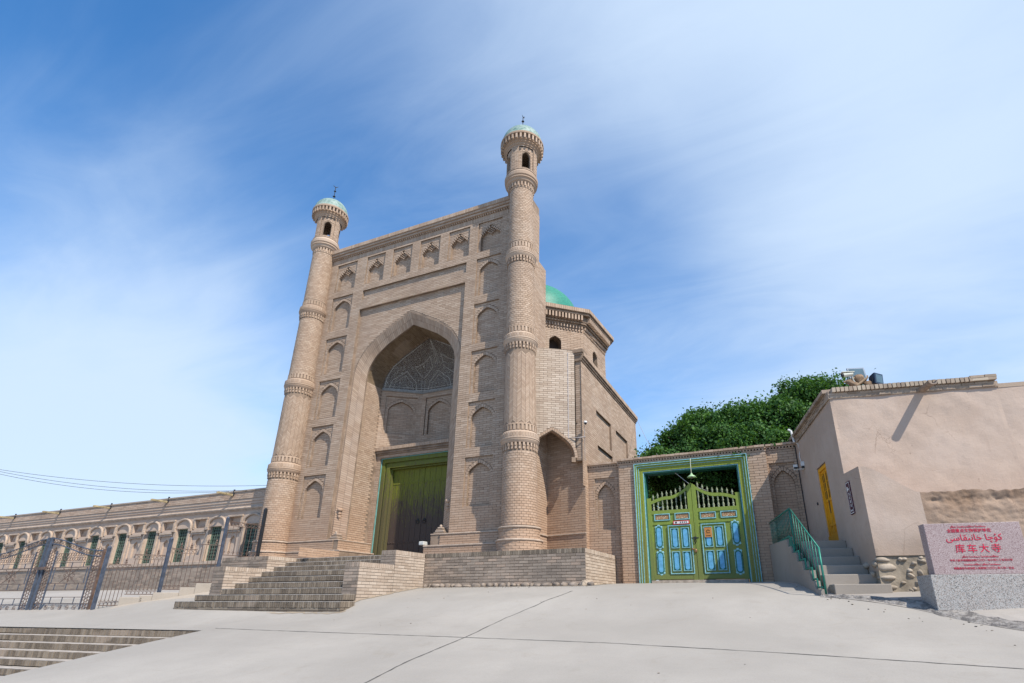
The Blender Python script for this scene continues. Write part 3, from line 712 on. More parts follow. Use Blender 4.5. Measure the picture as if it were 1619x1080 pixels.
# side wall
sw = frame((-5.44, 0, 0), (0, 1, 0), (0, 0, 1)); sh = [Hole(17.71, 5.35, .91, 6.43), Hole(20.14, 5.3, .87, 6.40), Hole(17.79, 4.0, .9, 5.15)]
wall(m, b, sw, 15.3, 22.65, 3.4, 7.8, sh, vo=.03)
for h in sh: reveal(m, sw, h.outline(), 0, -.08); wall(m, b, lambda u, v, w=0: sw(u, v, w-.08), h.uc-h.a, h.uc+h.a, h.v0, h.top, vo=.03)
for z0, z1, w in ((7.72, 7.79, .04), (7.79, 7.86, .08), (7.86, 8.03, .12)): m.fbox(sw, 15.3-.02, 22.68, z0, z1, -.4, w)
wall(None, b, lambda u, v, w=0: sw(u, v, w+.12), 15.3, 22.65, 7.87, 8.02, c=.15, vo=7.87, L=.075, stag=0)
o = par(m.build('wall', MORTAR), hall); par(b.build('brickwork', TAN, kind='stuff'), o); par(bpl.build('brickwork', PALE, kind='stuff', label='pale diagonal brickwork'), o)  # diagonal wall uses the pale brick colour
m = MB(); m.fbox(cb, .0, 1.50, 1.94, 1.985, -.02, .045); m.fbox(cf, .0, .92, 1.94, 1.985, -.02, .045); m.fbox(cf, -.9, .0, 1.94, 1.985, -.02, .045)
par(m.build('ledge', CREAM, bevel=.01), hall)
# drum
DC = (-8.62, 18.4); dm = MB(); db = MB()
def oct_pts(r, z): return [(DC[0]+r*math.cos(R(22.5+45*k-4)), DC[1]+r*math.sin(R(22.5+45*k-4)), z) for k in range(8)]
for r0, z0, r1, z1 in ((2.98, 7.9, 2.98, 10.0), (3.05, 10.0, 3.05, 10.06), (3.12, 10.06, 3.12, 10.14), (3.15, 10.14, 3.15, 10.36), (3.32, 10.36, 3.32, 10.44), (3.38, 10.44, 3.38, 10.62)):
    a = oct_pts(r0, z0); c = oct_pts(r1, z1)
    if r0 > 3:
        for k in range(8): dm.quad(a[k], a[(k+1) % 8], c[(k+1) % 8], c[k])
        dm.poly(list(reversed(a))); dm.poly(c)
dwin = []
for k in range(8):
    a = Vector(oct_pts(2.98, 0)[k-1]); c = Vector(oct_pts(2.98, 0)[k]); f = frame(a, c-a, (0, 0, 1)); Lc = (c-a).length
    vis = k in (0, 7, 6); hs = [Hole(Lc/2, 8.75, .24, 9.45, 9.2)] if vis else []
    wall(dm, db if vis else None, f, 0, Lc, 7.9, 10.0, hs)
    for h in hs:
        reveal(dm, f, h.outline(), 0, -.35); dwin.append((f, h))
    for z0, z1, w0, wd, sp in ((9.78, 9.86, .05, .06, .12), (9.88, 9.98, .09, .06, .12)):
        if vis:
            for i in range(int(Lc/sp)): db.fbox(f, i*sp+.02, i*sp+.02+wd, z0, z1, -.05, w0)
    f3 = lambda u, v, w=0.: f(u, v, w+.16)
    if vis:
        for i in range(int(Lc/.13)): db.fbox(f, i*.13+.02, i*.13+.09, 10.14, 10.36, .1, .30)
        wall(None, db, lambda u, v, w=0: f(u, v, w+.37), -.14, Lc+.14, 10.45, 10.61, c=.16, vo=10.45, L=.075, stag=0)
o = par(dm.build('drum', MORTAR), hall); par(db.build('brickwork', TAN, kind='stuff'), o)
m = MB()
for f, h in dwin: m.quad(f(h.uc-.3, 8.7, -.34), f(h.uc+.3, 8.7, -.34), f(h.uc+.3, 9.5, -.34), f(h.uc-.3, 9.5, -.34))
par(m.build('window_recess', plain('dark_brown_wood', (.06, .04, .03), .8)), hall)
m = MB(); m.lathe([(2.1, 10.6), (2.1, 11.1)]+[(1.9*math.cos(a), 11.35+1.75*math.sin(a)) for a in np.linspace(0, 1.5708, 18)], (DC[0], DC[1], 0), 48)
par(m.build('dome', GREEND, smooth=True), hall)
m = MB()      # drain pipe and conduit on the corner
m.tube([(-5.85, 15.12, 8.0), (-5.85, 15.12, 4.95), (-5.5, 15.2, 4.95), (-5.32, 15.28, 4.98)], .018, 8)
par(m.build('downpipe', plain('pinkish_grey_pipe', (.42, .38, .37), .5)), hall)
m = MB(); m.tube([(-5.36, 15.3, 4.2), (-5.36, 15.3, 5.3), (-5.3, 15.2, 5.4)], .009, 8); sp = m.build('camera_post', plain('light_grey_metal', (.30, .28, .27), .5))
cc_ = thing('dome_camera', 'small dark dome camera on a thin grey pipe beside the hall corner', 'security camera', (-5.3, 15.2, 5.2)); par(sp, cc_)
m = MB(); m.lathe([(0, 5.47), (.05, 5.46), (.06, 5.41), (.05, 5.40)], (-5.27, 15.15, 0), 12); m.lathe([(.048, 5.40), (.035, 5.36), (0, 5.34)], (-5.27, 15.15, 0), 12, mi=1)
par(m.build('camera_head', [plain('camera_white', (.7, .7, .7), .4), IRON], smooth=True), cc_)
# keep world coordinates when parenting
def par(o, p): o.parent = p; o.matrix_parent_inverse = p.matrix_basis.inverted(); return o
# ------------------------------------------------------------------ ground
GP = [(-60, -9.4), (0, -1.62), (4.8, -.95), (6, -.78), (7.4, -.60), (8.4, -.47), (9.5, -.28), (10.4, .0), (11, .10), (13, .36), (15.66, .47), (20, .5), (3000, .5)]
GD = [(GP[i+1][1]-GP[i][1])/(GP[i+1][0]-GP[i][0]) for i in range(len(GP)-1)]
GM = [GD[0]]+[0 if GD[i-1]*GD[i] <= 0 else 2*GD[i-1]*GD[i]/(GD[i-1]+GD[i]) for i in range(1, len(GP)-1)]+[GD[-1]]
def gz(y, x=0):
    if y <= GP[0][0]: return GP[0][1]
    for i in range(len(GP)-1):
        if y <= GP[i+1][0]:
            h = GP[i+1][0]-GP[i][0]; t = (y-GP[i][0])/h
            return (2*t**3-3*t*t+1)*GP[i][1]+(t**3-2*t*t+t)*h*GM[i]+(-2*t**3+3*t*t)*GP[i+1][1]+(t**3-t*t)*h*GM[i+1]
    return .5
def concrete(name, c, dark=.8, warm=(.40, .345, .28)):
    c = SC(c); warm = SC(warm); g = G(name); big = g.noise(.35, 5, .6); mid = g.noise(1.7, 6, .62, vec=g.mapped(g.pos, (1, .55, 1), (0, 0, R(20)))); f = g.noise(55, 5, .7); sp = g.noise(9, 5, .6)
    k = g.mix(g.rng(big, .3, .7), tuple(x*dark for x in c), c)
    k = g.mix(g.rng(mid, .45, .75, 0, .45), k, tuple(x*.80 for x in c)); k = g.mix(g.rng(sp, .52, .8, 0, .3), k, warm)
    k = g.mix(g.rng(f, .35, .7, 0, .22), k, (.18, .165, .15)); pa = g.noise(.22, 3, .5, vec=g.mapped(g.pos, (1, 1, 1), (0, 0, 1.), (4, 9, 0))); k = g.mix(g.rng(pa, .48, .60, 0, .30), k, tuple(x*.78 for x in c)); st2 = g.noise(1.2, 8, .75, dist=1.5); k = g.mix(g.rng(st2, .54, .68, 0, .25), k, tuple(x*.7 for x in warm))
    str_ = g.noise(3.2, 4, .6, vec=g.mapped(g.pos, (.35, 5, 1), (0, 0, R(14)))); k = g.mix(g.rng(str_, .56, .74, 0, .22), k, tuple(x*.72 for x in c))
    spt = g.voro(7, 'F1'); k = g.mix(g.rng(spt, .035, .06, .5, 0), k, (.2, .19, .18))
    g.col(k); g.rough(.82); g.bump(g.math('ADD', g.math('MULTIPLY', mid, 1.5), f), .25, .008); return g.m
CONC = concrete('pale_concrete', (.435, .402, .36)); CONCW = concrete('warm_concrete', (.46, .40, .335), .8)  # ground in a pale concrete colour with random stains
CONCD = concrete('stair_concrete', (.40, .35, .30), .78)
ys = sorted([7.72]+[-60, -30, -15, -8, -4, -2, 0, 1, 2, 3]+list(np.arange(3.5, 16.6, .25))+[17, 18, 20, 24, 30, 45, 80, 160, 400, 1200, 2500])
xr = [0, .3, .6, 1, 1.5, 2, 3, 4, 5, 6, 7, 8, 9, 10, 11, 12, 13, 15, 18, 24, 40, 90, 250, 800, 2500]
XE = -10.9; YE = 7.72
def edge(y): return XE if y >= YE else XE+(YE-y)*.20
g1 = MB()
def grid(mb, rows):
    b = len(mb.v); n = len(rows[0])
    for r in rows: mb.v += r
    for j in range(len(rows)-1):
        for i in range(n-1): a = b+j*n+i; mb.f.append((a, a+1, a+n+1, a+n)); mb.m.append(0)
grid(g1, [[(edge(y)+x, y, gz(y)) for x in xr] for y in ys])
YJ = sorted(set(y for y in ys if y >= YE)); TT = math.tan(R(6.3))
def line1(x): return YE-(XE-x)*TT
def offy(y, x): return y+(line1(x)-YE)*max(0, 1-(y-YE)/3.)
xl = [0, 1, 2, 3, 4, 5, 6, 7, 8, 10, 13, 18, 30, 60, 200, 800, 2500]
grid(g1, [[(XE-x, offy(y, XE-min(x, 18)), gz(y)) for x in reversed(xl)] for y in YJ])
# low ground the flight comes up from, and its side wall
g1.quad((-60, -20, -2.1), (XE+3, -20, -2.1), (XE+3, 8, -2.1), (-60, 8, -2.1))
for a, b_ in zip([y for y in ys if 0 <= y <= 7.73], [y for y in ys if 0 <= y <= 7.73][1:]): g1.quad((edge(a), a, gz(a)), (edge(b_), b_, gz(b_)), (edge(b_), b_, -2.2), (edge(a), a, -2.2))
go = struct(g1.build('ground', CONC, smooth=True))
JM = plain('dark_joint', (.12, .115, .11), .9, var=.3, scale=20)
def groundstrip(pts, w, seed=0, wob=.012, lift=.004):
    rg = random.Random(seed); P = resample([(x, y, 0) for x, y in pts], .12); m = MB(); prev = None
    for i, p in enumerate(P):
        t = (P[min(i+1, len(P)-1)]-P[max(0, i-1)]).normalized(); nn = Vector((-t.y, t.x, 0)); o = (rg.random()-.5)*wob; ww = w*(.5+.9*rg.random())/2
        a = p+nn*(o-ww); b = p+nn*(o+ww); cur = ((a.x, a.y, gz(a.y)+lift), (b.x, b.y, gz(b.y)+lift))
        if prev: m.quad(prev[0], cur[0], cur[1], prev[1])
        prev = cur
    return m
struct(groundstrip([(-4.45, 1.5), (-4.55, 5.3), (-4.7, 6.2), (-4.82, 7.8), (-4.92, 8.68), (-4.94, 9.42), (-4.77, 9.87), (-4.61, 10.13), (-4.5, 10.84), (-4.48, 11.72)], .022, 1).build('pavement_joint', JM))
struct(groundstrip([(XE+.05, 7.96), (-8.35, 7.88), (-4.82, 7.8), (-2.43, 7.71), (-.13, 7.45), (2.07, 7.11), (6, 6.5)], .020, 2).build('pavement_joint', JM))
struct(groundstrip([(-19.5, 7.6), (-17.6, 9.2), (-16.4, 9.6)], .016, 4, .03).build('pavement_crack', JM))
# worn strip of broken asphalt and dust on the right
def rubble():
    g = G('broken_asphalt'); n = g.noise(9, 6, .7); f = g.noise(45, 5, .7)
    g.col(g.mix(g.rng(n, .4, .62), (.17, .155, .145), (.38, .35, .32))); g.rough(.95); g.bump(g.math('ADD', n, f), 1., .04); return g.m
m = MB(); rg = random.Random(5)
up = resample([(.60, 10.86, 0), (1.41, 10.62, 0), (1.9, 10.40, 0), (2.6, 9.72, 0), (3.4, 9.0, 0), (5.2, 7.8, 0)], .10); lo = resample([(.52, 10.72, 0), (1.36, 10.34, 0), (1.75, 10.04, 0), (2.25, 9.56, 0), (3.0, 8.84, 0), (4.8, 7.4, 0)], .10)
n = min(len(up), len(lo)); up = resample_n(up, n); lo = resample_n(lo, n); K = 6; rows = []
for i in range(n+1):
    a, b = lo[i], up[i]; row = []
    for k in range(K+1):
        p = a.lerp(b, k/K)+Vector(((rg.random()-.5)*.05, (rg.random()-.5)*.05, 0)); hgt = 0 if k in (0, K) else .012+rg.random()*.035
        row.append((p.x, p.y, gz(p.y)+.003+hgt))
    rows.append(row)
grid(m, rows); struct(m.build('broken_asphalt_edge', rubble()))
m = MB(); rows = []
def lipy(x): return 10.62-(x-.9)*.62 if x < 1.9 else 10.0-(x-1.9)*1.03
for i in range(25):
    x = .75+i*.25; y1 = lipy(x)-.08; rows.append([(x, y, max(gz(y), gz(y1)+(y-y1)*.5 if y < 10.2 and False else gz(y))+.006) for y in np.linspace(11.6, y1, 10)])
grid(m, rows); struct(m.build('dusty_verge', concrete('dusty_verge', (.44, .40, .36), .75)))
# ------------------------------------------------------------------ single bricks as objects
BC = {}
def brick_mesh(L, H, D, var, mat, v):
    k = (round(L, 3), round(H, 3), round(D, 3), mat.name, v)
    if k not in BC:
        rg = random.Random(hash((L, H, v)) % 1000+v); m = MB(); jt = lambda s: (rg.random()-.5)*s
        x, y, z = L/2, D, H/2
        m.hexa([(-x+jt(.006), jt(.008), -z+jt(.005)), (x+jt(.006), jt(.008), -z+jt(.005)), (x, y, -z), (-x, y, -z), (-x+jt(.006), jt(.008), z+jt(.005)), (x+jt(.006), jt(.008), z+jt(.005)), (x, y, z), (-x, y, z)], skip=(4,))
        BC[k] = m.mesh('brick', mat)
    return BC[k]
def bricks_obj(parent, o, rz, L, H, D, n_u0, n_u1, mat, z, off=0., j=.010, label=None):
    """a course of single brick objects along a direction from point o"""
    c, s = math.cos(rz), math.sin(rz); u = n_u0; cnt = 0
    mm = math.floor((n_u0-off)/L)
    while off+mm*L < n_u1-1e-6:
        a = max(n_u0, off+mm*L+j/2); b = min(n_u1, off+(mm+1)*L-j/2); mm += 1
        if b-a < .015: continue
        me = brick_mesh(L-j, H, D, 0, mat, random.randrange(4)); q = bpy.data.objects.new('brick', me); COL.objects.link(q)
        uc = (a+b)/2; w = .006*rnd()
        q.location = (o[0]+c*uc+s*w, o[1]+s*uc-c*w, z); q.rotation_euler = (0, 0, rz); q.scale = ((b-a)/(L-j), 1, 1); par(q, parent); cnt += 1
    return cnt
# ------------------------------------------------------------------ platform
pf = thing('brick_platform', 'low weathered brick platform under the gateway, stones along its foot', 'brick platform', (-9.4, 13, .3))
m = MB()
m.box(-16.25, -4.605, 13.006, 16.3, -.6, 1.27); m.box(-16.25, -14.26, 11.706, 13.01, -.6, 1.27)
body = par(m.build('wall', MORTAR), pf)
bricks_obj(body, (0, 12.996, 0), 0, .071, .112, .06, -9.50, -4.6, STEPB, 1.222)
z = 1.122; k = 0
while z > .33:
    bricks_obj(body, (0, 12.997, 0), 0, .27, .064, .05, -9.50, -4.6, GREY, z, off=(k % 2)*.135); z -= .0755; k += 1
m = MB()
rs = frame((-4.605, 13.0, 0), (0, 1, 0), (0, 0, 1)); PB = MB()
wall(None, PB, rs, 0, 2.62, .3, 1.15, c=.075); wall(None, PB, rs, 0, 2.62, 1.16, 1.278, c=.118, vo=1.16, L=.071, stag=0)
wall(None, m, frame((0, 13.0, 0), (1, 0, 0), (0, 0, 1)), -16.25, -14.25, .2, 1.27); fl = frame((0, 11.7, 0), (1, 0, 0), (0, 0, 1))
wall(None, m, fl, -16.25, -14.26, .1, 1.16); wall(None, m, fl, -16.25, -14.26, 1.165, 1.278, c=.113, vo=1.165, L=.071, stag=0)
wall(None, PB, frame((-14.255, 11.7, 0), (0, 1, 0), (0, 0, 1)), 0, 1.3, .5, 1.16); wall(None, PB, frame((-14.255, 11.7, 0), (0, 1, 0), (0, 0, 1)), 0, 1.3, 1.165, 1.278, c=.113, vo=1.165, L=.071, stag=0)
wall(None, m, frame((-16.25, 13.2, 0), (0, -1, 0), (0, 0, 1)), 0, 1.5, .1, 1.27)
# paving on top
for i in range(38):
    for k in range(int(11.6/.28)):
        y = 13.03+i*.07
        if y < 15.7: m.box(-16.2+k*.28, -16.2+k*.28+.265, y, y+.062, 1.262, 1.279+rnd()*.003)
par(m.build('brickwork', GREY, kind='stuff'), body); par(PB.build('brickwork', PALE, kind='stuff', label='side brickwork coloured paler as if sunlit'), body)  # right-facing sides get a paler brick colour that stands in for sunlight
rg = random.Random(3); x = -9.45; stm = plain('river_stone', (.27, .22, .18), .85, var=.35, scale=7, bump=.3, bscale=30)
while x < -4.5:
    w = .05+rg.random()*.095
    o = MB(); o.blob((0, 0, 0), (w, .07+.03*rg.random(), .045+.03*rg.random()), int(x*100) % 97, 9, 6, .18)
    q = o.build('stone', stm, smooth=True); q.location = (x+w, 12.955-.02*rg.random(), gz(12.95)+.02+.01*rg.random()); par(q, pf); x += 2*w+.005
m = MB()      # mud-plaster batter at the corner foot
for i in range(26):
    t = i/25; m.blob((-4.62+.03*math.sin(i*1.7), 12.97+1.9*t*t, .36+.02*math.sin(i*2.3)), (.05+.05*(1-t), .09, .05+.07*(1-t)), i, 8, 6, .3)
par(m.build('mud_batter', plain('mud_plaster', (.42, .34, .26), .95, var=.2, scale=9, bump=.6), smooth=True), pf)
# ------------------------------------------------------------------ main steps
DARKM = plain('dark_step_joint', (.07, .055, .042), .95)
st = thing('brick_staircase', 'broad weathered brick stair with solid side walls climbing to the gateway', 'brick stairs', (-12, 10.4, 0))
TOP = [-.01, .15, .31, .47, .64, .81, .97, 1.12, 1.27]; FRO = [9.62, 10.0, 10.4, 10.78, 11.17, 11.56, 11.95, 12.34, 12.73]
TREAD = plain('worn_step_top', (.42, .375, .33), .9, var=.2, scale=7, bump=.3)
for k, (zt, y) in enumerate(zip(TOP, FRO)):
    x0, x1 = ((-14.85, -9.22), (-14.68, -9.53))[k] if k < 2 else (-14.25, -9.95)
    zb = TOP[k-1] if k else -.42; yb = FRO[k+1]+.05 if k < 8 else 13.1
    m = MB(); m.box(x0+.01, x1-.01, y+.012, yb, zb-.25, zt-.012)
    s = par(m.build('step', DARKM), st)
    hh = min(.135, zt-zb+.01) if k else .135
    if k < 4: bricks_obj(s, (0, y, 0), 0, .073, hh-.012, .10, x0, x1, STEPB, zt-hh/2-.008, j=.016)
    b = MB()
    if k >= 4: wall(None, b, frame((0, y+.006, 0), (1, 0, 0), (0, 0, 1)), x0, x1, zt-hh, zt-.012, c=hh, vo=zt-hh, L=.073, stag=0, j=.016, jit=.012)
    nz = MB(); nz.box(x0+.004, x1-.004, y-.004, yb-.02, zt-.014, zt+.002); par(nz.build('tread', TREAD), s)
    if k == 0: wall(None, b, frame((0, y+.012, 0), (1, 0, 0), (0, 0, 1)), x0, x1, -.45, -.15, c=.07)
    for xs, sg in ((x0, -1), (x1, 1)):
        f = frame((xs, y, 0), (0, sg, 0), (0, 0, 1)) if sg > 0 else frame((xs, yb, 0), (0, -1, 0), (0, 0, 1))
        wall(None, b, f, .0, yb-y, zt-hh, zt, c=hh, vo=zt-hh, L=.073, stag=0)
        if k == 0: wall(None, b, f, 0, yb-y, -.45, -.15, c=.07)
    par(b.build('brickwork', STEPB, kind='stuff'), s)
def cheek(x0, x1, y0, y1, zt, zb, lit, facem):  # lit: sunlight put into the colour, paler mortar and right-face brick
    m = MB(); m.box(x0+.008, x1-.008, y0+.008, y1, zb, zt-.01); o = par(m.build('side_wall', MORTARP if lit else MORTAR), st)
    a = MB(); b = MB()
    for f, L, mb in ((frame((x0, y0, 0), (1, 0, 0), (0, 0, 1)), x1-x0, a), (frame((x1, y0, 0), (0, 1, 0), (0, 0, 1)), y1-y0, b), (frame((x0, y1, 0), (0, -1, 0), (0, 0, 1)), y1-y0, a)):
        wall(None, mb, f, 0, L, zb, zt-.12); wall(None, mb, f, 0, L, zt-.118, zt, c=.118, vo=zt-.118, L=.071, stag=0)
    i = 0
    while y0+i*.071 < y1-.05: a.box(x0, x1, y0+i*.071+.004, y0+i*.071+.066, zt-.02, zt+rnd()*.004); i += 1
    par(a.build('brickwork', GREY, kind='stuff'), o); par(b.build('brickwork', facem, kind='stuff'), o)
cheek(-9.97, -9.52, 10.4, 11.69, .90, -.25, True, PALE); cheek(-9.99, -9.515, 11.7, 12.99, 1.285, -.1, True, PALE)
cheek(-14.70, -14.25, 10.4, 11.69, .90, -.25, True, PALE)
# ------------------------------------------------------------------ lower flight
ls = thing('lower_brick_steps', 'worn brick steps sunk beside the concrete ramp in the lower left corner', 'brick steps', (-14.4, YE-(XE+14.4)*TT, 0), R(6.3))
for k in range(7):
    zt = -.575-.12*k; y = -.30*k-.0; m = MB(); x0, x1 = -5.2, 5.6-.06*k*0
    xm = 3.9-.0*k
    m.box(x0, xm, y+.012, y+(.36 if k else 1.2), -2.2, zt-.012); s = m.build('step', DARKM); s.parent = ls
    b = MB(); f = frame((0, y, 0), (1, 0, 0), (0, 0, 1)); lim = (0.0 if k < 4 else 2.4)
    def q(u0, u1): wall(None, b, f, u0, u1, zt-.115, zt, c=.115, vo=zt-.115, L=.074, stag=0, j=.018, jit=.014)
    q(x0, -1.4); 
    i = 0; u = -1.4
    while u < xm-.08 and k < 4:
        me = brick_mesh(.058, .112, .10, 0, STEPB, random.randrange(4)); o = bpy.data.objects.new('brick', me); COL.objects.link(o); o.parent = s
        o.location = (u+.037, y-.004-.010*rnd(), zt-.058-.006*rnd()); o.rotation_euler = (0, R(random.uniform(-2.5, 2.5)), 0); u += .074
    if k >= 4: q(-1.4, xm)
    nz = MB(); nz.box(x0, xm, y+.045, y+(.31 if k else 1.1), zt-.03, zt-.003); o = nz.build('tread', TREAD); o.parent = s
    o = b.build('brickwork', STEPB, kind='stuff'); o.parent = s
# ------------------------------------------------------------------ courtyard wall and gate
cw = thing('courtyard_wall', 'brick courtyard wall with blind niches either side of the green and blue gate', 'brick wall', (-2.2, 15.55, .4))
m = MB(); b = MB()
PA = frame((0, 15.75, 0), (1, 0, 0), (0, 0, 1)); PP = frame((0, 15.55, 0), (1, 0, 0), (0, 0, 1))
NL = Hole(-4.875, 2.05, .335, 3.69); NR = Hole(.335, 2.03, .33, 3.66)
wall(m, b, PA, -5.46, -4.34, .3, 4.0, [NL]); wall(m, b, PA, -.05, .86, .3, 4.04, [NR])
wall(m, b, PP, -4.34, -3.85, .3, 4.0); wall(m, b, PP, -.55, -.05, .3, 4.0); wall(m, b, PP, -3.85, -.55, 3.97, 4.0)
for x, sg in ((-4.34, -1), (-.05, 1)):
    f = frame((x, 15.55, 0), (0, 1, 0), (0, 0, 1)) if sg > 0 else frame((x, 15.75, 0), (0, -1, 0), (0, 0, 1)); wall(m, b, f, 0, .2, .3, 4.0)
m.box(-5.44, -4.35, 15.93, 16.0, .3, 4.0); m.box(-4.33, -3.86, 15.6, 15.99, .3, 4.0); m.box(-.54, -.06, 15.6, 15.99, .3, 4.0); m.box(-.04, .9, 15.93, 16.0, .3, 4.0); m.box(-3.86, -.54, 15.6, 15.99, 3.98, 4.1)
for x0, x1, y, dz in ((-5.46, -4.30, 15.75, 0), (-4.38, -.02, 15.55, 0), (-.02, .86, 15.75, .05)):
    z0 = 4.0+dz
    b.box(x0, x1, y-.02, y+.25, z0, z0+.035); 
    i = 0
    while x0+i*.085 < x1-.05: b.box(x0+i*.085, x0+i*.085+.045, y-.045, y+.1, z0+.035, z0+.075); i += 1
    b.box(x0, x1, y-.05, y+.25, z0+.075, z0+.11)
    i = 0
    while x0+i*.14 < x1-.02: b.box(x0+i*.14, min(x1, x0+i*.14+.134), y-.09-.012*rnd(), y+.3, z0+.112, z0+.165+.012*rnd()); i += 1
o = par(m.build('wall', MORTAR), cw); par(b.build('brickwork', TAN, kind='stuff'), o)
for H, y in ((NL, 15.75), (NR, 15.75)): put_niche(cw, (H.uc+2.2, y-15.55, H.v0-.4), 0, (.335, 1.64, False))
m = MB(); m.box(-5.45, -3.86, 15.9, 16.0, .3, 4.15)   # back skin
# gate frame
CY = plain('aqua_paint', (.25, .50, .55), .5, var=.22, scale=18); BLU = plain('sky_blue_panel_paint', (.14, .42, .66), .45, var=.16, scale=10); DGRN = plain('deep_green_paint', (.03, .15, .11), .5, var=.2, scale=12)
LEAFG = paintwood('apple_green_gate_paint', (.205, .275, .05), (.13, .15, .05), -.4, 2.2, .8); DOT = plain('brown_stud', (.12, .06, .02), .6)
gt = thing('courtyard_gate', 'wooden double gate painted green with sky blue panels, baluster crest and layered frame', 'gate', (-2.2, 15.6, .47))
m = MB(); fx0, fx1, zt = -3.85, -.55, 3.97
for w0, w, ya, mi in ((0, .022, 15.47, 1), (.022, .045, 15.49, 0), (.067, .016, 15.48, 1), (.083, .05, 15.52, 0), (.133, .014, 15.51, 1), (.147, .11, 15.54, 0), (.257, .028, 15.56, 1), (.285, .035, 15.60, 2)):
    goal(m, fx0+w0, fx1-w0, .42, zt-w0, w, ya, 15.95, mi)
fo = par(m.build('gate_frame', [GATEF, CY, DGRN], bevel=.004), gt)
m = MB()
for i in range(76):
    z = .50+i*.043
    for x in (fx0+.20, fx1-.20): m.blob((x, 15.537, z), (.008, .006, .010), 1, 5, 4, 0)
for i in range(66): m.blob((fx0+.24+i*.043, 15.537, zt-.20), (.010, .006, .008), 1, 5, 4, 0)
par(m.build('stud', DOT, kind='stuff'), fo)
m = MB(); m.box(-3.5, -.9, 15.5, 15.9, .42, .545); par(m.build('threshold', plain('worn_pale_timber', (.42, .36, .30), .8, var=.25, scale=8)), gt)
def rect(mb, x0, x1, z0, z1, w, ya, yb, mi=0):     # four sided frame
    goal(mb, x0, x1, z0, z1, w, ya, yb, mi); mb.box(x0+w, x1-w, ya, yb, z0, z0+w, mi)
def rounded(mb, cx, cz, w, h, ya, yb, mi=0, ornate=False, nn=10):
    pts = []
    for s, a0 in ((1, 0), (-1, math.pi)):
        for i in range(nn+1): a = a0+math.pi*i/nn; pts.append((cx+w*math.cos(a), cz+s*(h-w)+w*math.sin(a)))
    mb.prism(pts, frame((0, ya, 0), (1, 0, 0), (0, 0, 1)), -(yb-ya), 0, mi)
YG = 15.62
for s, (xa, xb) in ((-1, (-3.53, -2.205)), (1, (-2.195, -.87))):
    lf = MB(); fl_ = lambda x: x
    lf.box(xa, xb, YG, YG+.045, .56, 2.52)                     # board ground
    leaf = par(lf.build('gate_leaf', LEAFG), gt)
    q = MB(); q.box(*((xa, xa+.125) if s < 0 else (xb-.125, xb)), YG-.02, YG+.06, .55, 2.90); par(q.build('stile', LEAFG, bevel=.006), leaf)
    q = MB(); x0, x1 = ((xb-.125, xb) if s < 0 else (xa, xa+.125))
    zl, zr = (3.18, 3.28) if s < 0 else (3.28, 3.18)
    q.hexa([(x0, YG-.03, .53), (x1, YG-.03, .53), (x1, YG+.07, .53), (x0, YG+.07, .53), (x0, YG-.03, zl), (x1, YG-.03, zr), (x1, YG+.07, zr), (x0, YG+.07, zl)]); par(q.build('stile', LEAFG, bevel=.006), leaf)
    for z0, z1, y in ((2.41, 2.52, YG-.022), (2.10, 2.19, YG-.018), (.57, .70, YG-.022)):
        q = MB(); q.box(xa+.1, xb-.1, y, YG+.01, z0, z1); par(q.build('rail', LEAFG, bevel=.005), leaf)
    # ogee top rail
    pts = []
    for i in range(19):
        t = i/18; x = t; zc = 2.76+.12*math.sin(min(1, t*2.2)*math.pi/2)+(.24*max(0, (t-.5)/.5)**1.7)
        pts.append((x, zc))
    X = (lambda t: xa+.12+t*(xb-.12-xa-.12)) if s < 0 else (lambda t: xb-.12-t*(xb-.12-xa-.12))
    oa = [(X(t), zc+.048) for t, zc in pts]; ob = [(X(t), zc-.048) for t, zc in reversed(pts)]; ol = oa+ob
    if s < 0: ol = ol[::-1]
    q = MB(); q.prism(ol, frame((0, YG-.02, 0), (1, 0, 0), (0, 0, 1)), -.055, 0); par(q.build('curved_rail', LEAFG, bevel=.004), leaf)
    for i in range(8):
        t = (i+.55)/8; x = X(t); zc = 2.76+.12*math.sin(min(1, t*2.2)*math.pi/2)+(.24*max(0, (t-.5)/.5)**1.7); h = zc-.04-2.52
        q = MB(); c0 = (x, YG+.01, 2.52)
        q.lathe([(0, 0), (.034, .0), (.034, .02), (.020, .03), (.036, .07), (.030, .10), (.014, .14), (.018, h*.55), (.030, h*.66), (.016, h*.74), (.028, h-.03), (.028, h)], c0, 10)
        q.lathe([(.014, h+.09), (.030, h+.11), (.018, h+.14), (.034, h+.17), (.028, h+.20), (.012, h+.22), (.016, h+.235), (.004, h+.26), (0, h+.27)], c0, 10)
        par(q.build('baluster', plain('dusty_green_turning', (.24, .27, .18), .7, var=.25, scale=20) if 'BALM' not in globals() else BALM, smooth=True), leaf)
        if 'BALM' not in globals(): BALM = q and bpy.data.materials['dusty_green_turning']
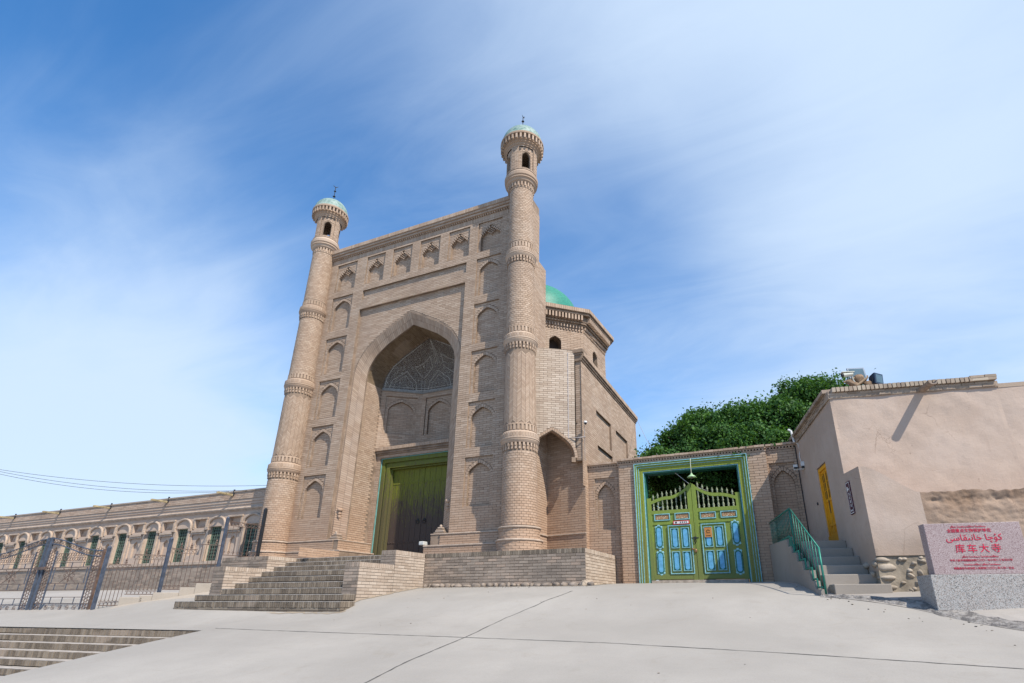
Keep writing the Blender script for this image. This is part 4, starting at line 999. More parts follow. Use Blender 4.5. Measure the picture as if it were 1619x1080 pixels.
# painted panels: one part each
def orn_mat():
    g = G('painted_flower_panel'); v = g.voro(26, 'F1'); n = g.noise(30, 3)
    g.col(g.mix(g.rng(v, .2, .35), g.mix(g.rng(n, .4, .6), (.55, .42, .30), (.62, .60, .50)), (.30, .17, .08))); g.rough(.6); g.bump(v, .5, .01); return g.m
ORP = orn_mat()
leafs = [o for o in gt.children if o.name.startswith('gate_leaf')]
def leaf_of(x): return leafs[0] if x < -2.2 else leafs[1]
for x0, x1, z0, z1 in ((-3.33, -2.87, 2.22, 2.42), (-2.73, -2.30, 2.22, 2.42), (-2.01, -1.57, 2.21, 2.40), (-1.44, -1.00, 2.21, 2.40)):
    q = MB(); rect(q, x0, x1, z0, z1, .022, YG-.035, YG+.01, 1); rect(q, x0+.022, x1-.022, z0+.022, z1-.022, .012, YG-.027, YG+.01, 2); q.box(x0+.03, x1-.03, YG-.016, YG, z0+.03, z1-.03, 0)
    par(q.build('flower_panel', [ORP, CY, DGRN]), leaf_of(x0))
for cx, cz in ((-3.225, 1.75), (-3.225, 1.03), (-1.085, 1.78), (-1.085, 1.01)):
    q = MB()
    rounded(q, cx, cz, .108, .325, YG-.020, YG, 1); rounded(q, cx, cz, .092, .305, YG-.026, YG, 2); rounded(q, cx, cz, .062, .265, YG-.032, YG, 0)
    for sx in (-1, 1):
        for sz in (-1, 1): q.blob((cx+sx*.075, YG-.014, cz+sz*.285), (.04, .014, .035), 2, 10, 5, 0, 1); q.blob((cx+sx*.085, YG-.02, cz+sz*.15), (.018, .012, .03), 2, 8, 4, 0, 2)
        q.blob((cx, YG-.014, cz+sx*.33), (.045, .014, .03), 2, 10, 5, 0, 1)
    par(q.build('oval_panel', [BLU, CY, DGRN]), leaf_of(cx))
for x0, x1 in ((-2.955, -2.285), (-2.015, -1.345)):
    q = MB(); rect(q, x0, x1, .71, 2.07, .024, YG-.040, YG+.01, 1); q.box(x0+.024, x1-.024, YG-.018, YG, .734, 2.046, 0)
    w = par(q.build('wicket_door', [LEAFG, CY]), leaf_of(x0))
    for cx in (x0+.185, x1-.185):
        for z0, z1 in ((1.42, 1.99), (.79, 1.33)):
            q = MB(); rect(q, cx-.115, cx+.115, z0, z1, .018, YG-.036, YG, 1); q.box(cx-.097, cx+.097, YG-.022, YG, z0+.018, z1-.018, 2); rounded(q, cx, (z0+z1)/2, .062, (z1-z0)/2-.035, YG-.030, YG, 0)
            par(q.build('blue_panel', [BLU, CY, DGRN]), w)
q = MB(); q.box(-2.235, -2.165, YG-.05, YG, 1.66, 1.72); q.tube([(-2.2+.035*math.cos(t/10*6.283), YG-.05, 1.60+.045*math.sin(t/10*6.283)) for t in range(11)], .008, 6); q.box(-2.3, -2.1, YG-.045, YG-.03, 1.68, 1.70)
par(q.build('hasp', IRON), leafs[0]); q = MB(); q.blob((-2.21, YG-.05, 1.33), (.045, .02, .055), 3, 10, 6, 0); q.blob((-2.28, YG-.05, 1.38), (.04, .02, .03), 4, 8, 6, 0); par(q.build('padlock', plain('brass_lock', (.35, .2, .1), .4, .6)), leafs[0])
# enamel lamp
lp = thing('gate_lamp', 'green enamel lamp shade hanging on a rod under the gate lintel', 'lamp', (-2.12, 15.42, 3.4))
q = MB(); q.tube([(-2.12, 15.50, 3.98), (-2.12, 15.42, 3.90), (-2.12, 15.40, 3.7), (-2.12, 15.42, 3.5)], .010, 6); par(q.build('rod', plain('pale_rod', (.55, .58, .45), .5)), lp)
q = MB(); q.lathe([(.012, 3.52), (.03, 3.50), (.04, 3.47), (.09, 3.44), (.135, 3.40), (.132, 3.395), (.085, 3.43), (.03, 3.46), (0, 3.465)], (-2.12, 15.42, 0), 20); par(q.build('shade', plain('pale_green_enamel', (.40, .58, .34), .35), smooth=True), lp)
q = MB(); q.lathe([(0, 3.46), (.022, 3.45), (.03, 3.40), (.02, 3.365), (0, 3.355)], (-2.12, 15.42, 0), 12); par(q.build('bulb', plain('bulb_glass', (.25, .2, .18), .2), smooth=True), lp)
# notices on the gate
BLK = plain('black_print', (.02, .02, .02), .7); WHT = plain('white_print', (.75, .74, .72), .6); RED = plain('red_print', (.55, .02, .03), .6)
def text(s, size, mat, loc, rz, parent, name='lettering', ext=.0015, align='CENTER', sx=1., vertical=False, spacing=1.):
    cu = bpy.data.curves.new(name, 'FONT'); cu.body = s; cu.size = size; cu.align_x = align; cu.align_y = 'CENTER'; cu.extrude = ext; cu.space_character = spacing; cu.materials.append(mat)
    o = bpy.data.objects.new(name, cu); COL.objects.link(o); o.location = loc; o.rotation_euler = (R(90), 0, rz); o.scale = (sx, 1, 1)
    bpy.context.view_layer.update(); me = bpy.data.meshes.new_from_object(o.evaluated_get(bpy.context.evaluated_depsgraph_get()))
    bpy.data.objects.remove(o); q = bpy.data.objects.new(name, me); COL.objects.link(q); q.location = loc; q.rotation_euler = (R(90), 0, rz); q.scale = (sx, 1, 1)
    q.parent = parent; return q
nb = thing('notice_board', 'small white and red notice strip nailed above the left wicket panels', 'notice', (-2.55, YG-.045, 2.135))
q = MB(); q.box(-2.79, -2.32, YG-.05, YG-.036, 2.085, 2.19, 1); q.box(-2.765, -2.345, YG-.054, YG-.05, 2.105, 2.172, 0); o = par(q.build('board', [WHT, RED]), nb)
def marks(mb, x0, x1, z0, z1, y, n, seed, mi=0):     # unreadable small print: little strokes
    rg = random.Random(seed); w = (x1-x0)/n
    for i in range(n):
        a = x0+i*w+w*.12; b = x0+(i+1)*w-w*.12; h = z1-z0
        for k in range(3): zz = z0+h*(.12+.34*k+.05*rg.random()); mb.box(a+rg.random()*.15*w, b-rg.random()*.15*w, y-.002, y, zz, zz+h*.13, mi)
        for k in range(2): xx = a+(b-a)*(.15+.55*k+.12*rg.random()); mb.box(xx, xx+w*.11, y-.003, y, z0+h*.06, z1-h*.1*rg.random(), mi)
q = MB(); marks(q, -2.60, -2.38, 2.115, 2.165, YG-.0545, 4, 3); q.blob((-2.70, YG-.056, 2.138), (.03, .003, .024), 2, 8, 4, .2); par(q.build('print', BLK), nb)
on = thing('orange_notice', 'faded orange paper notice with a dark emblem on the right wicket door', 'notice', (-1.825, YG-.045, 1.82))
q = MB(); q.box(-1.925, -1.725, YG-.048, YG-.038, 1.69, 1.955, 0); par(q.build('paper', plain('faded_orange_paper', (.55, .24, .07), .8)), on)
q = MB(); q.tube([(-1.825+.045*math.cos(t/12*6.283), YG-.05, 1.86+.03*math.sin(t/12*6.283)) for t in range(9)], .006, 5); q.box(-1.87, -1.775, YG-.052, YG-.048, 1.805, 1.817); marks(q, -1.89, -1.76, 1.715, 1.745, YG-.0485, 6, 9); par(q.build('print', BLK), on)
# ------------------------------------------------------------------ plaster house on the right
TH = R(9.97); P0 = Vector((.78, 15.66, 0))
def mudmat(name, c, c2, rough_amt):
    c = SC(c); c2 = SC(c2); g = G(name); a = g.noise(.9, 6, .6); b = g.noise(7, 6, .65); f = g.noise(60, 5, .7); pit = g.voro(9, 'F1', g.mapped(g.pos, (1, 1, 1), (.3, .2, 0)))
    k = g.mix(g.rng(a, .35, .68), c, c2); k = g.mix(g.rng(b, .5, .75, 0, .35), k, tuple(x*.8 for x in c)); k = g.mix(g.rng(pit, .03, .07, .6, 0), k, (.2, .14, .10))
    strk = g.noise(2.4, 5, .6, vec=g.mapped(g.pos, (2.5, 2.5, .25))); k = g.mix(g.rng(strk, .56, .75, 0, .22), k, (.34, .25, .20))
    wv = g.noise(3.5, 4, .6); vv = g.N.new('ShaderNodeVectorMath'); vv.operation = 'ADD'; mm_ = g.N.new('ShaderNodeVectorMath'); mm_.operation = 'SCALE'; mm_.inputs[3].default_value = .5; cmb = g.N.new('ShaderNodeCombineXYZ')
    for i_ in range(3): g.link(wv, cmb.inputs[i_])
    g.link(cmb.outputs[0], mm_.inputs[0]); g.link(g.pos, vv.inputs[0]); g.link(mm_.outputs[0], vv.inputs[1])
    crk = g.voro(.9, 'DISTANCE_TO_EDGE', vv.outputs[0]); ck = g.math('MULTIPLY', g.rng(crk, .0, .010, 1, 0), g.rng(g.noise(.8, 3), .5, .62)); k = g.mix(g.math('MULTIPLY', ck, .55), k, (.13, .085, .06))
    straw = g.noise(42, 3, .7, vec=g.mapped(g.pos, (1, 1, 3.5), (.5, .4, 0))); k = g.mix(g.rng(straw, .62, .74, 0, .30), k, SC((.60, .49, .36)))
    sz = g.N.new('ShaderNodeSeparateXYZ'); g.link(g.pos, sz.inputs[0]); dz = g.math('ADD', sz.outputs[2], g.math('MULTIPLY', g.noise(1.6, 5, .6), -1.1)); k = g.mix(g.rng(dz, .1, .9, .5, 0), k, SC((.33, .245, .18)))
    g.col(k); g.rough(.93); g.bump(g.math('ADD', g.math('MULTIPLY', b, rough_amt), g.math('ADD', g.math('MULTIPLY', f, .35), g.math('MULTIPLY', g.rng(pit, .03, .08), .4))), .5, .02); return g.m
PLA = mudmat('pink_mud_plaster', (.49, .375, .30), (.545, .43, .355), .8); PLAR = mudmat('eroded_mud', (.40, .29, .215), (.27, .175, .115), 2.)
ho = thing('plaster_house', 'flat roofed pinkish mud plaster house with brick coping behind the stone monument', 'house', P0, TH)
def chp(mb, name, mats, **k): o = mb.build(name, mats, **k); o.parent = ho; return o
def rough_face(mb, f, u0, u1, v0, v1, nu, nv, amp, seed, edge_keep=True):
    from mathutils import noise as NZ
    b = len(mb.v)
    for j in range(nv+1):
        for i in range(nu+1):
            u = u0+(u1-u0)*i/nu; v = v0+(v1-v0)*j/nv; w = amp*(NZ.noise(Vector((u*1.3+seed, v*1.3, 0)))+.5*NZ.noise(Vector((u*4+seed, v*4, 3))))
            if edge_keep and (i in (0, nu) or j in (0, nv)): w = 0
            mb.v.append(f(u, v, w))
    for j in range(nv):
        for i in range(nu): a = b+j*(nu+1)+i; mb.f.append((a, a+1, a+nu+2, a+nu+1)); mb.m.append(0)
m = MB(); FW = frame((0, -3.61, 0), (1, 0, 0), (0, 0, 1)); SD = frame((0, 0, 0), (0, -1, 0), (0, 0, 1))
rough_face(m, FW, 0, 3.14, 1.0, 4.20, 46, 46, .018, 0); rough_face(m, FW, 3.14, 9, 1.0, 4.16, 50, 30, .02, 0)
# side wall with door opening (u = distance toward the viewer)
DH2 = Hole(2.045, 1.25, .40, 3.03)
for a, b_, c_, d_ in ((-6, 1.645, -.5, 4.2), (2.445, 3.61, -.5, 4.2), (1.645, 2.445, 3.03, 4.2), (1.645, 2.445, -.5, 1.25)): rough_face(m, lambda u, v, w=0: SD(u, v, w), a, b_, c_, d_, max(4, int((b_-a)*7)), max(3, int((d_-c_)*7)), .008, 5)
sd2 = lambda u, v, w=0: SD(u, v, w)
reveal(m, SD, [(1.645, 1.25), (1.645, 3.03), (2.445, 3.03), (2.445, 1.25)], 0, -.12)
m.quad((0, 6, 4.2), (9, 6, 4.16), (9, -3.61, 4.16), (0, -3.61, 4.2)); m.box(.3, 9, 6, 6.1, -1, 4.2)
house = chp(m, 'wall', PLA, smooth=False)
# buttress and thick lower wall
m = MB(); top = [(0, 2.41), (.12, 2.40), (.35, 2.27), (.6, 2.08), (.85, 1.90), (.95, 1.87)]
BW = frame((0, -4.52, 0), (1, 0, 0), (0, 0, 1)); rgn = random.Random(2)
from mathutils import noise as NZ
def topz(x):
    for (a, za), (b, zb) in zip(top, top[1:]):
        if x <= b: return za+(zb-za)*(x-a)/(b-a)
    return 1.87+.05*NZ.noise(Vector((x*2, 0, 0)))+.03*NZ.noise(Vector((x*9, 1, 0)))
nu, nv = 240, 60; b0 = len(m.v); xs_ = [i/nu*7.0 for i in range(nu+1)]
for j in range(nv+4):
    for x in xs_:
        zt_ = topz(x)
        if j <= nv:
            t = j/nv; z = .76+(zt_-.76)*t; er = max(0, min(1, (x-.95)/.15))
            w = .012*NZ.noise(Vector((x*2, z*2, 0)))+er*(.020*NZ.noise(Vector((x*2.2, z*4, 2)))+.014*NZ.noise(Vector((x*7, z*9, 5)))+.010*NZ.noise(Vector((x*17, z*19, 5)))-.05*max(0, 1-abs(t-.86)/.12)*(.5+.8*NZ.noise(Vector((x*5, 3, 1)))+.4*NZ.noise(Vector((x*16, z*12, 1)))))
            if 0 < x: pass
            m.v.append(BW(x, z, w if x > 0 else 0))
        else:
            q_ = (j-nv)/3.; m.v.append((x, -4.52+.93*q_+.01, zt_+.05*q_*(1 if x > .95 else .2)+.02*NZ.noise(Vector((x*6, q_*3, 0)))))
for j in range(nv+3):
    for i in range(nu): a = b0+j*(nu+1)+i; m.f.append((a, a+1, a+nu+2, a+nu+1)); m.m.append(1 if (xs_[i] >= .93 and j < nv) else 0)
m.poly([SD(3.61, .5, 0.001), SD(4.52, .5, 0.001), SD(4.52, 2.41, .001), SD(3.61, 2.47, .001)])
chp(m, 'buttress', [PLA, PLAR], smooth=True, sharp=40)
# stones set in mortar
m = MB(); rough_face(m, lambda u, v, w=0: (u, -4.50-w, v), 0.0, 7.0, -.35, .78, 70, 12, .03, 9); m.quad(SD(4.50, -.3), SD(3.4, -.3), SD(3.4, .78), SD(4.50, .78))
chp(m, 'stone_footing', plain('grey_mortar_bed', (.31, .26, .20), .95, var=.25, scale=6, bump=.8, bscale=25))
STN = plain('footing_stone', (.38, .32, .255), .85, var=.28, scale=5, bump=.5, bscale=22); rg = random.Random(11)
for (x, z, a, c, rr) in [(.10, .70, .16, .055, -4), (.14, .56, .18, .075, 2), (.12, .38, .17, .06, 0), (.13, .22, .15, .055, -3), (.16, .06, .14, .05, 0), (.44, .70, .07, .035, 0), (.58, .62, .06, .05, 20), (.50, .5, .05, .05, 0), (.66, .46, .045, .07, 30), (.72, .66, .09, .06, -20), (.86, .52, .05, .10, 35), (.98, .66, .10, .06, -15), (1.02, .45, .09, .11, 0), (.58, .30, .05, .04, 0), (.80, .34, .06, .045, 0), (.76, .14, .07, .05, 10), (.50, .42, .07, .045, -30), (1.0, .24, .06, .05, 0), (.42, .14, .06, .04, 0), (1.14, .1, .08, .05, 0), (.30, .0, .10, .05, 0), (.66, -.02, .09, .05, 0), (.36, .30, .05, .03, 0), (1.2, .6, .09, .06, 10), (1.35, .4, .1, .07, 0), (1.5, .62, .1, .06, -20), (1.25, .28, .08, .05, 0), (1.7, .5, .1, .07, 0), (1.62, .25, .09, .06, 0)]+[(1.9+i*.24, z, .09, .055, 0) for i in range(14) for z in (.15, .4, .64)]+[(.33+rg.random()*1.4, -.1+rg.random()*.82, .025+.03*rg.random(), .02+.02*rg.random(), rg.uniform(-30, 30)) for _ in range(34)]:
    q = MB(); q.blob((x, -4.48, z), (a*.86, .055, c*.82), rg.randrange(99), 12, 8, .14, rot=Euler((0, R(-rr), 0))); chp(q, 'stone', STN, smooth=True)
for k in range(6):
    q = MB(); q.blob((-.01, -4.40+k*.14-.0, .62-.17*(k % 3)), (.06, .10, .06), k, 10, 7, .2); chp(q, 'stone', STN, smooth=True)
# coping: single bricks on edge
x = .0; k = 0
CAPB = brickmat('coping_brick', [(0, (.30, .23, .17)), (.5, (.42, .33, .25)), (1, (.50, .42, .32))])
while x < 2.62:
    w = .084; me = brick_mesh(w-.018, .10, .24, 0, CAPB, random.randrange(4)); o = bpy.data.objects.new('brick', me); COL.objects.link(o); o.parent = ho
    o.location = (x+w/2+.05, -3.70-.012*rnd(), 4.30); o.rotation_euler = (0, R(random.uniform(-2, 2)), 0); x += w
for x, w, z in ((2.68, .26, 4.345), (2.94, .22, 4.345), (2.68, .32, 4.285), (2.99, .16, 4.285)):
    me = brick_mesh(w-.012, .055, .24, 0, CAPB, 1); o = bpy.data.objects.new('brick', me); COL.objects.link(o); o.parent = ho; o.location = (x+w/2, -3.71, z)
m = MB(); fcap = frame((0, -3.63, 0), (1, 0, 0), (0, 0, 1)); wall(m, m, fcap, -.02, 3.16, 4.13, 4.25, c=.06, vo=4.13, jit=.02, L=.24)
m.box(-.03, 3.17, -3.64, -3.3, 4.12, 4.245); sdc = frame((-.02, 5.5, 0), (0, -1, 0), (0, 0, 1)); wall(m, m, sdc, 0, 9.13, 4.12, 4.30, c=.06, vo=4.12, jit=.02, L=.24)
i = 0
while i*.13 < 9.1: m.box(-.10-.01*rnd(), .2, 5.45-i*.13, 5.45-i*.13+.12, 4.30, 4.37+.012*rnd()); i += 1
m.box(3.16, 9, -3.62, -3.3, 4.1, 4.19)
chp(m, 'coping_brickwork', brickmat('rough_coping', [(0, (.25, .18, .13)), (.5, (.36, .27, .20)), (1, (.44, .34, .26))]), kind='stuff')
for sx_ in (1.80,):
    m = MB()
    for i in range(11):
        a = math.pi*(i/10)
        for rr_, s_ in ((.085, 1),): pass
    ring = lambda y, r, s: [(sx_+r*math.cos(math.pi+math.pi*i/10), y, 4.20+r*math.sin(math.pi+math.pi*i/10)+(-.02 if s else 0)) for i in range(11)]
    A, B_, C_, D_ = ring(-3.6, .085, 0), ring(-4.13, .085, 1), ring(-4.13, .065, 1), ring(-3.6, .065, 0)
    for P, Q in ((A, B_), (B_, C_), (C_, D_)):
        for i in range(10): m.quad(P[i], P[i+1], Q[i+1], Q[i])
    for i in (0, 10): m.quad(A[i], B_[i], C_[i], D_[i])
    chp(m, 'rain_spout', plain('weathered_tile_spout', (.30, .23, .18), .85, var=.3, scale=12, bump=.3))
# yellow door
YEL = paintwood('yellow_ochre_paint', (.78, .36, .012), (.42, .18, .02), .6, 1.9, .8)
m = MB(); fD = frame((-.0, 0, 0), (0, -1, 0), (0, 0, 1)); w0 = -.05
m.fbox(fD, 1.65, 1.73, 1.25, 3.0, w0-.04, w0+.03); m.fbox(fD, 2.36, 2.44, 1.25, 3.0, w0-.04, w0+.03); m.fbox(fD, 1.73, 2.36, 2.92, 3.0, w0-.04, w0+.03); m.fbox(fD, 1.65, 2.44, 1.25, 1.40, w0-.04, w0+.05)
chp(m, 'door_frame', YEL)
m = MB()
for a, b_ in ((1.735, 2.04), (2.05, 2.355)):
    m.fbox(fD, a, b_, 1.40, 2.92, w0-.04, w0-.02)
    for c_, d_ in ((a, a+.045), (b_-.045, b_)): m.fbox(fD, c_, d_, 1.40, 2.92, w0-.02, w0)
    for z in (1.40, 1.62, 2.18, 2.86): m.fbox(fD, a+.045, b_-.045, z, z+.06, w0-.02, w0)
dl = chp(m, 'door_leaf', YEL)
DGL = plain('dark_glass', (.025, .03, .035), .08)
for a, b_ in ((1.78, 1.995), (2.095, 2.31)):
    for k in range(3): m = MB(); m.fbox(fD, a+.01, b_-.01, 2.26+.2*k, 2.43+.2*k, w0-.019, w0-.008); q = m.build('pane', DGL); q.parent = dl
    m = MB(); m.fbox(fD, (a+b_)/2-.01, (a+b_)/2+.01, 2.24, 2.86, w0-.013, w0+.002); q = m.build('glazing_bar', YEL); q.parent = dl
m = MB(); m.fbox(fD, 2.03, 2.06, 1.9, 2.2, w0, w0+.012); m.blob((-w0*-1+.0+.02-.15-.03, -2.06, 2.12), (.02, .02, .04), 1, 8, 6, 0); q = m.build('latch', IRON); q.parent = dl
# purple sign on the buttress side
sg = thing('purple_sign', 'narrow purple sign with white border and vertical white writing beside the yellow door', 'sign', P0, TH)
def sgp(mb, n, mt): o = mb.build(n, mt); o.parent = sg; return o
PUR = plain('purple_board', (.085, .018, .045), .5); m = MB(); m.fbox(SD, 3.64, 3.88, 1.62, 2.27, .004, .022); sgp(m, 'board', PUR)
m = MB()
for a, b_, c_, d_ in ((3.655, 3.865, 1.635, 1.65), (3.655, 3.865, 2.24, 2.255), (3.655, 3.667, 1.65, 2.24), (3.853, 3.865, 1.65, 2.24)): m.fbox(SD, a, b_, c_, d_, .022, .0235)
m.fbox(SD, 3.69, 3.75, 2.08, 2.17, .022, .0235); m.fbox(SD, 3.72, 3.80, 2.10, 2.13, .022, .0238)
rgx = random.Random(8)
for k in range(4):
    z = 1.99-.075*k
    for q_ in range(3): m.fbox(SD, 3.73+.01*rgx.random(), 3.80, z+.005+.018*q_, z+.012+.018*q_, .022, .0235)
    for q_ in range(2): m.fbox(SD, 3.74+.035*q_, 3.75+.035*q_, z, z+.055, .022, .0236)
for k in range(5): m.fbox(SD, 3.70+.024*k, 3.715+.024*k, 1.675, 1.71, .022, .0235)
sgp(m, 'print', WHT)
# roof lights and cameras
def flood(label, x, y, z, rz, tilt, w, h, floor=4.36):
    t = thing('floodlight', label, 'floodlight', P0+Vector((math.cos(TH)*x-math.sin(TH)*y, math.sin(TH)*x+math.cos(TH)*y, z)), TH+rz, 'floodlights on the house roof')
    D = MB(); d = .12; M = Matrix.Rotation(R(tilt), 4, 'X')
    def box(mb, x0, x1, y0, y1, z0, z1, mi=0, tp=1.):
        pts = [(x0, y0, z0), (x1, y0, z0), (x1*tp, y1, z0*tp), (x0*tp, y1, z0*tp), (x0, y0, z1), (x1, y0, z1), (x1*tp, y1, z1*tp), (x0*tp, y1, z1*tp)]; mb.hexa([tuple(M @ Vector(p)) for p in pts], mi)
    box(D, -w/2, w/2, -.03, .0, -h/2, h/2); box(D, -w/2, w/2, .0, d, -h/2, h/2, 0, .7)
    for k in range(6): box(D, -w*.3+k*w*.12, -w*.3+k*w*.12+.008, d*.8, d+.03, -h*.3, h*.3)
    o = D.build('housing', plain('blue_grey_casting', (.06, .085, .13), .45, .4)); o.parent = t
    D = MB(); box(D, -w/2+.03, w/2-.03, -.034, -.029, -h/2+.03, h/2-.03); o = D.build('glass', plain('pale_lamp_glass', (.10, .16, .20), .1)); o.parent = t
    D = MB(); 
    for s in (-1, 1): D.tube([(s*(w/2+.012), .03, 0), (s*(w/2+.012), .05, -h/2-.06), (0, .06, -h/2-.06)], .012, 6)
    D.tube([(0, .06, -h/2-.06), (0, .06, floor-z)], .014, 6); o = D.build('bracket', IRON); o.parent = t
flood('blue grey floodlight facing outward at the house corner, behind the white camera', .72, -3.35, 4.76, R(6), -12, .36, .30)
flood('blue grey floodlight turned sideways, right of the pair on the brick coping', 1.12, -3.35, 4.60, R(38), 5, .27, .24)
def bullet(name_l, x, y, z, rz, tilt=-8, rot=True):
    t = thing('security_camera', name_l, 'security camera', P0+Vector((math.cos(TH)*x-math.sin(TH)*y, math.sin(TH)*x+math.cos(TH)*y, z)), TH+rz)
    m = MB(); m.tube([(0, 0, 0), (-.20, 0, -.02)], [.042, .045], 12); m.box(-.23, .03, -.05, .05, .035, .05); o = m.build('body', plain('cream_camera_shell', (.62, .62, .54), .4)); o.parent = t
    m = MB(); m.tube([(-.20, 0, -.02), (-.235, 0, -.024)], .040, 12); o = m.build('lens_hood', IRON); o.parent = t
    m = MB(); m.tube([(-.02, 0, -.03), (0.0, .02, -.12), (.06, .04, -.25)], .014, 6); o = m.build('arm', plain('cream_camera_shell2', (.6, .6, .54), .4)); o.parent = t
bullet('cream bullet camera pointing left at the house roof corner, in front of the floodlight', .58, -3.52, 4.70, R(8))
m = MB()      # clay lump and boards the lights are fixed to
for k, (x, y, z, a, b_, c_) in enumerate(((.62, -3.4, 4.46, .12, .10, .14), (.72, -3.42, 4.60, .09, .07, .12), (.95, -3.35, 4.48, .16, .08, .07), (.52, -3.5, 4.50, .10, .05, .06), (.85, -3.3, 4.64, .05, .05, .12))): m.blob((x, y, z), (a, b_, c_), k, 10, 8, .25, rot=Euler((0, R(20*k-30), 0)))
mt = thing('clay_mount', 'lumpy brown clay and rubble mount under the roof floodlights', 'mount', P0, TH); o = m.build('lump', plain('brown_clay', (.22, .15, .10), .95, var=.3, scale=14, bump=.6), smooth=True); o.parent = mt
m = MB()
for k, a in enumerate(((.5, 4.58, .25, 20), (.6, 4.48, .2, -15), (.75, 4.52, .3, 35))): 
    x, z, L_, an = a; c, s = math.cos(R(an)), math.sin(R(an)); m.tube([(x-c*L_/2, -3.5, z-s*L_/2), (x+c*L_/2, -3.48, z+s*L_/2)], .022, 6)
o = m.build('timber_prop', plain('split_timber', (.36, .26, .17), .9)); o.parent = mt
# cameras where gate wall meets the house
wc = thing('twin_wall_camera', 'pair of white wall cameras on one bracket where the gate wall meets the house', 'security camera', (.80, 15.3, 3.35))
m = MB(); m.box(.60, .86, 15.18, 15.22, 3.31, 3.33); m.tube([(.84, 15.2, 3.32), (.84, 15.45, 3.34), (.82, 15.7, 3.36)], .015, 6); par(m.build('bracket', WHT), wc)
m = MB(); m.box(.60, .71, 15.08, 15.26, 3.35, 3.43); m.box(.79, .88, 15.08, 15.24, 3.38, 3.50); par(m.build('housing', WHT, bevel=.01), wc)
m = MB(); m.box(.615, .70, 15.07, 15.1, 3.32, 3.36); m.box(.80, .87, 15.09, 15.14, 3.33, 3.385); par(m.build('lens', IRON), wc)
m = MB(); m.tube([(.86, 15.55, 4.5), (.80, 15.45, 4.2), (.84, 15.42, 3.9), (.80, 15.4, 3.7), (.84, 15.4, 3.45)], .012, 6); m.tube([(.74, 15.5, 4.15), (.70, 15.55, 4.5), (.64, 15.6, 4.56)], .03, 8); m.tube([(.80, 15.5, 4.10), (.79, 15.5, 4.45)], .02, 8); par(m.build('cable', WHT), wc)
m = MB(); m.tube([(.745, 15.70, 4.1), (.75, 15.70, .6)], .012, 6); q = tag(m.build('downlead', IRON), 'thin black cable running down the joint between gate wall and house', 'cable')
# ------------------------------------------------------------------ concrete side stair with green railing
sc = thing('concrete_stair', 'small concrete stair rising to the yellow door, with stained side wall', 'stairs', P0, TH)
def scp(mb, n, mt, **k): o = mb.build(n, mt, **k); o.parent = sc; return o
STP = [(4.62, .28), (4.30, .46), (3.97, .64), (3.63, .82), (3.28, 1.01), (2.93, 1.20)]
for i, (s_, z) in enumerate(STP):
    m = MB(); x1 = (.12 if i == 0 else .02 if i == 1 else -.004); sb_ = STP[i+1][0]-.05 if i < 5 else 0.02
    if i == 0: m.box(-.80, x1, -s_, -sb_, -.3, z)
    else: m.box(-.86, x1, -s_, -sb_, z-.4, z)
    scp(m, 'step', CONCD, bevel=.012)
m = MB(); pr = [(.0, -.4), (0, 1.40), (2.4, 1.30), (2.43, 1.13), (2.70, 1.12), (2.74, .97), (3.13, .95), (3.17, .76), (3.60, .75), (3.64, .57), (4.08, .55), (4.11, .36), (4.34, .34), (4.36, .20), (4.66, .19), (4.66, -.4)]
m.prism([(a, b_) for a, b_ in pr], lambda u, v, w=0: (w-.94, -u, v), -.12, 0)
scp(m, 'side_wall', concrete('stained_render', (.40, .355, .31), .62, warm=(.30, .24, .19)))
rl = thing('green_railing', 'green painted steel railing along the concrete side stair', 'railing', P0, TH)
RG = plain('teal_green_steel', (.03, .20, .15), .42, .2, var=.2, scale=12)
def rlp(mb, n, **k): o = mb.build(n, RG, **k); o.parent = rl; return o
X0 = -.98; m = MB(); m.tube([(X0, .25, 1.99), (X0, -2.77, 1.93)], .017, 8); rlp(m, 'handrail', smooth=True); m = MB(); m.tube([(X0, -2.77, 1.93), (X0, -4.73, .90)], .017, 8); rlp(m, 'handrail', smooth=True)
for y, zb, zt_ in ((.2, 1.40, 1.99), (-2.77, 1.0, 1.93), (-4.73, .06, .91)): m = MB(); m.tube([(X0, y, zb), (X0, y, zt_)], .019, 8); rlp(m, 'post', smooth=True)
for i in range(18): y = .06-i*.158; m = MB(); m.tube([(X0, y, 1.36+.0*i), (X0, y, 1.985+y*.02)], .008, 6); rlp(m, 'baluster', smooth=True)
for i in range(8):
    s_ = 2.98+i*.215; zt_ = 1.93-(s_-2.77)*(1.03/1.96); zb = next(b_ for a, b_ in reversed(pr[2:-1]) if a <= s_) ; m = MB(); m.tube([(X0, -s_, zb-.02), (X0, -s_, zt_)], .008, 6); rlp(m, 'baluster', smooth=True)
m = MB()
m.box(X0-.03, X0-.0, -2.4, .15, 1.355-.02, 1.385-.0)
pts = [(2.44, 1.30), (2.44, 1.13), (2.74, 1.13), (2.74, .96), (3.17, .96), (3.17, .77), (3.64, .77), (3.64, .57), (4.11, .57), (4.11, .36), (4.37, .36), (4.37, .21), (4.70, .21)]
for (a, z1), (b_, z2) in zip(pts, pts[1:]):
    if abs(a-b_) < 1e-6: m.box(X0-.045, X0-.02, -a-.045, -a+.0, min(z1, z2), max(z1, z2)+.03)
    else: m.box(X0-.047, X0-.022, -max(a, b_), -min(a, b_), z1, z1+.035)
m.box(X0-.05, X0-.03, -2.75, -2.5, 1.10, 1.32); rlp(m, 'stringer')
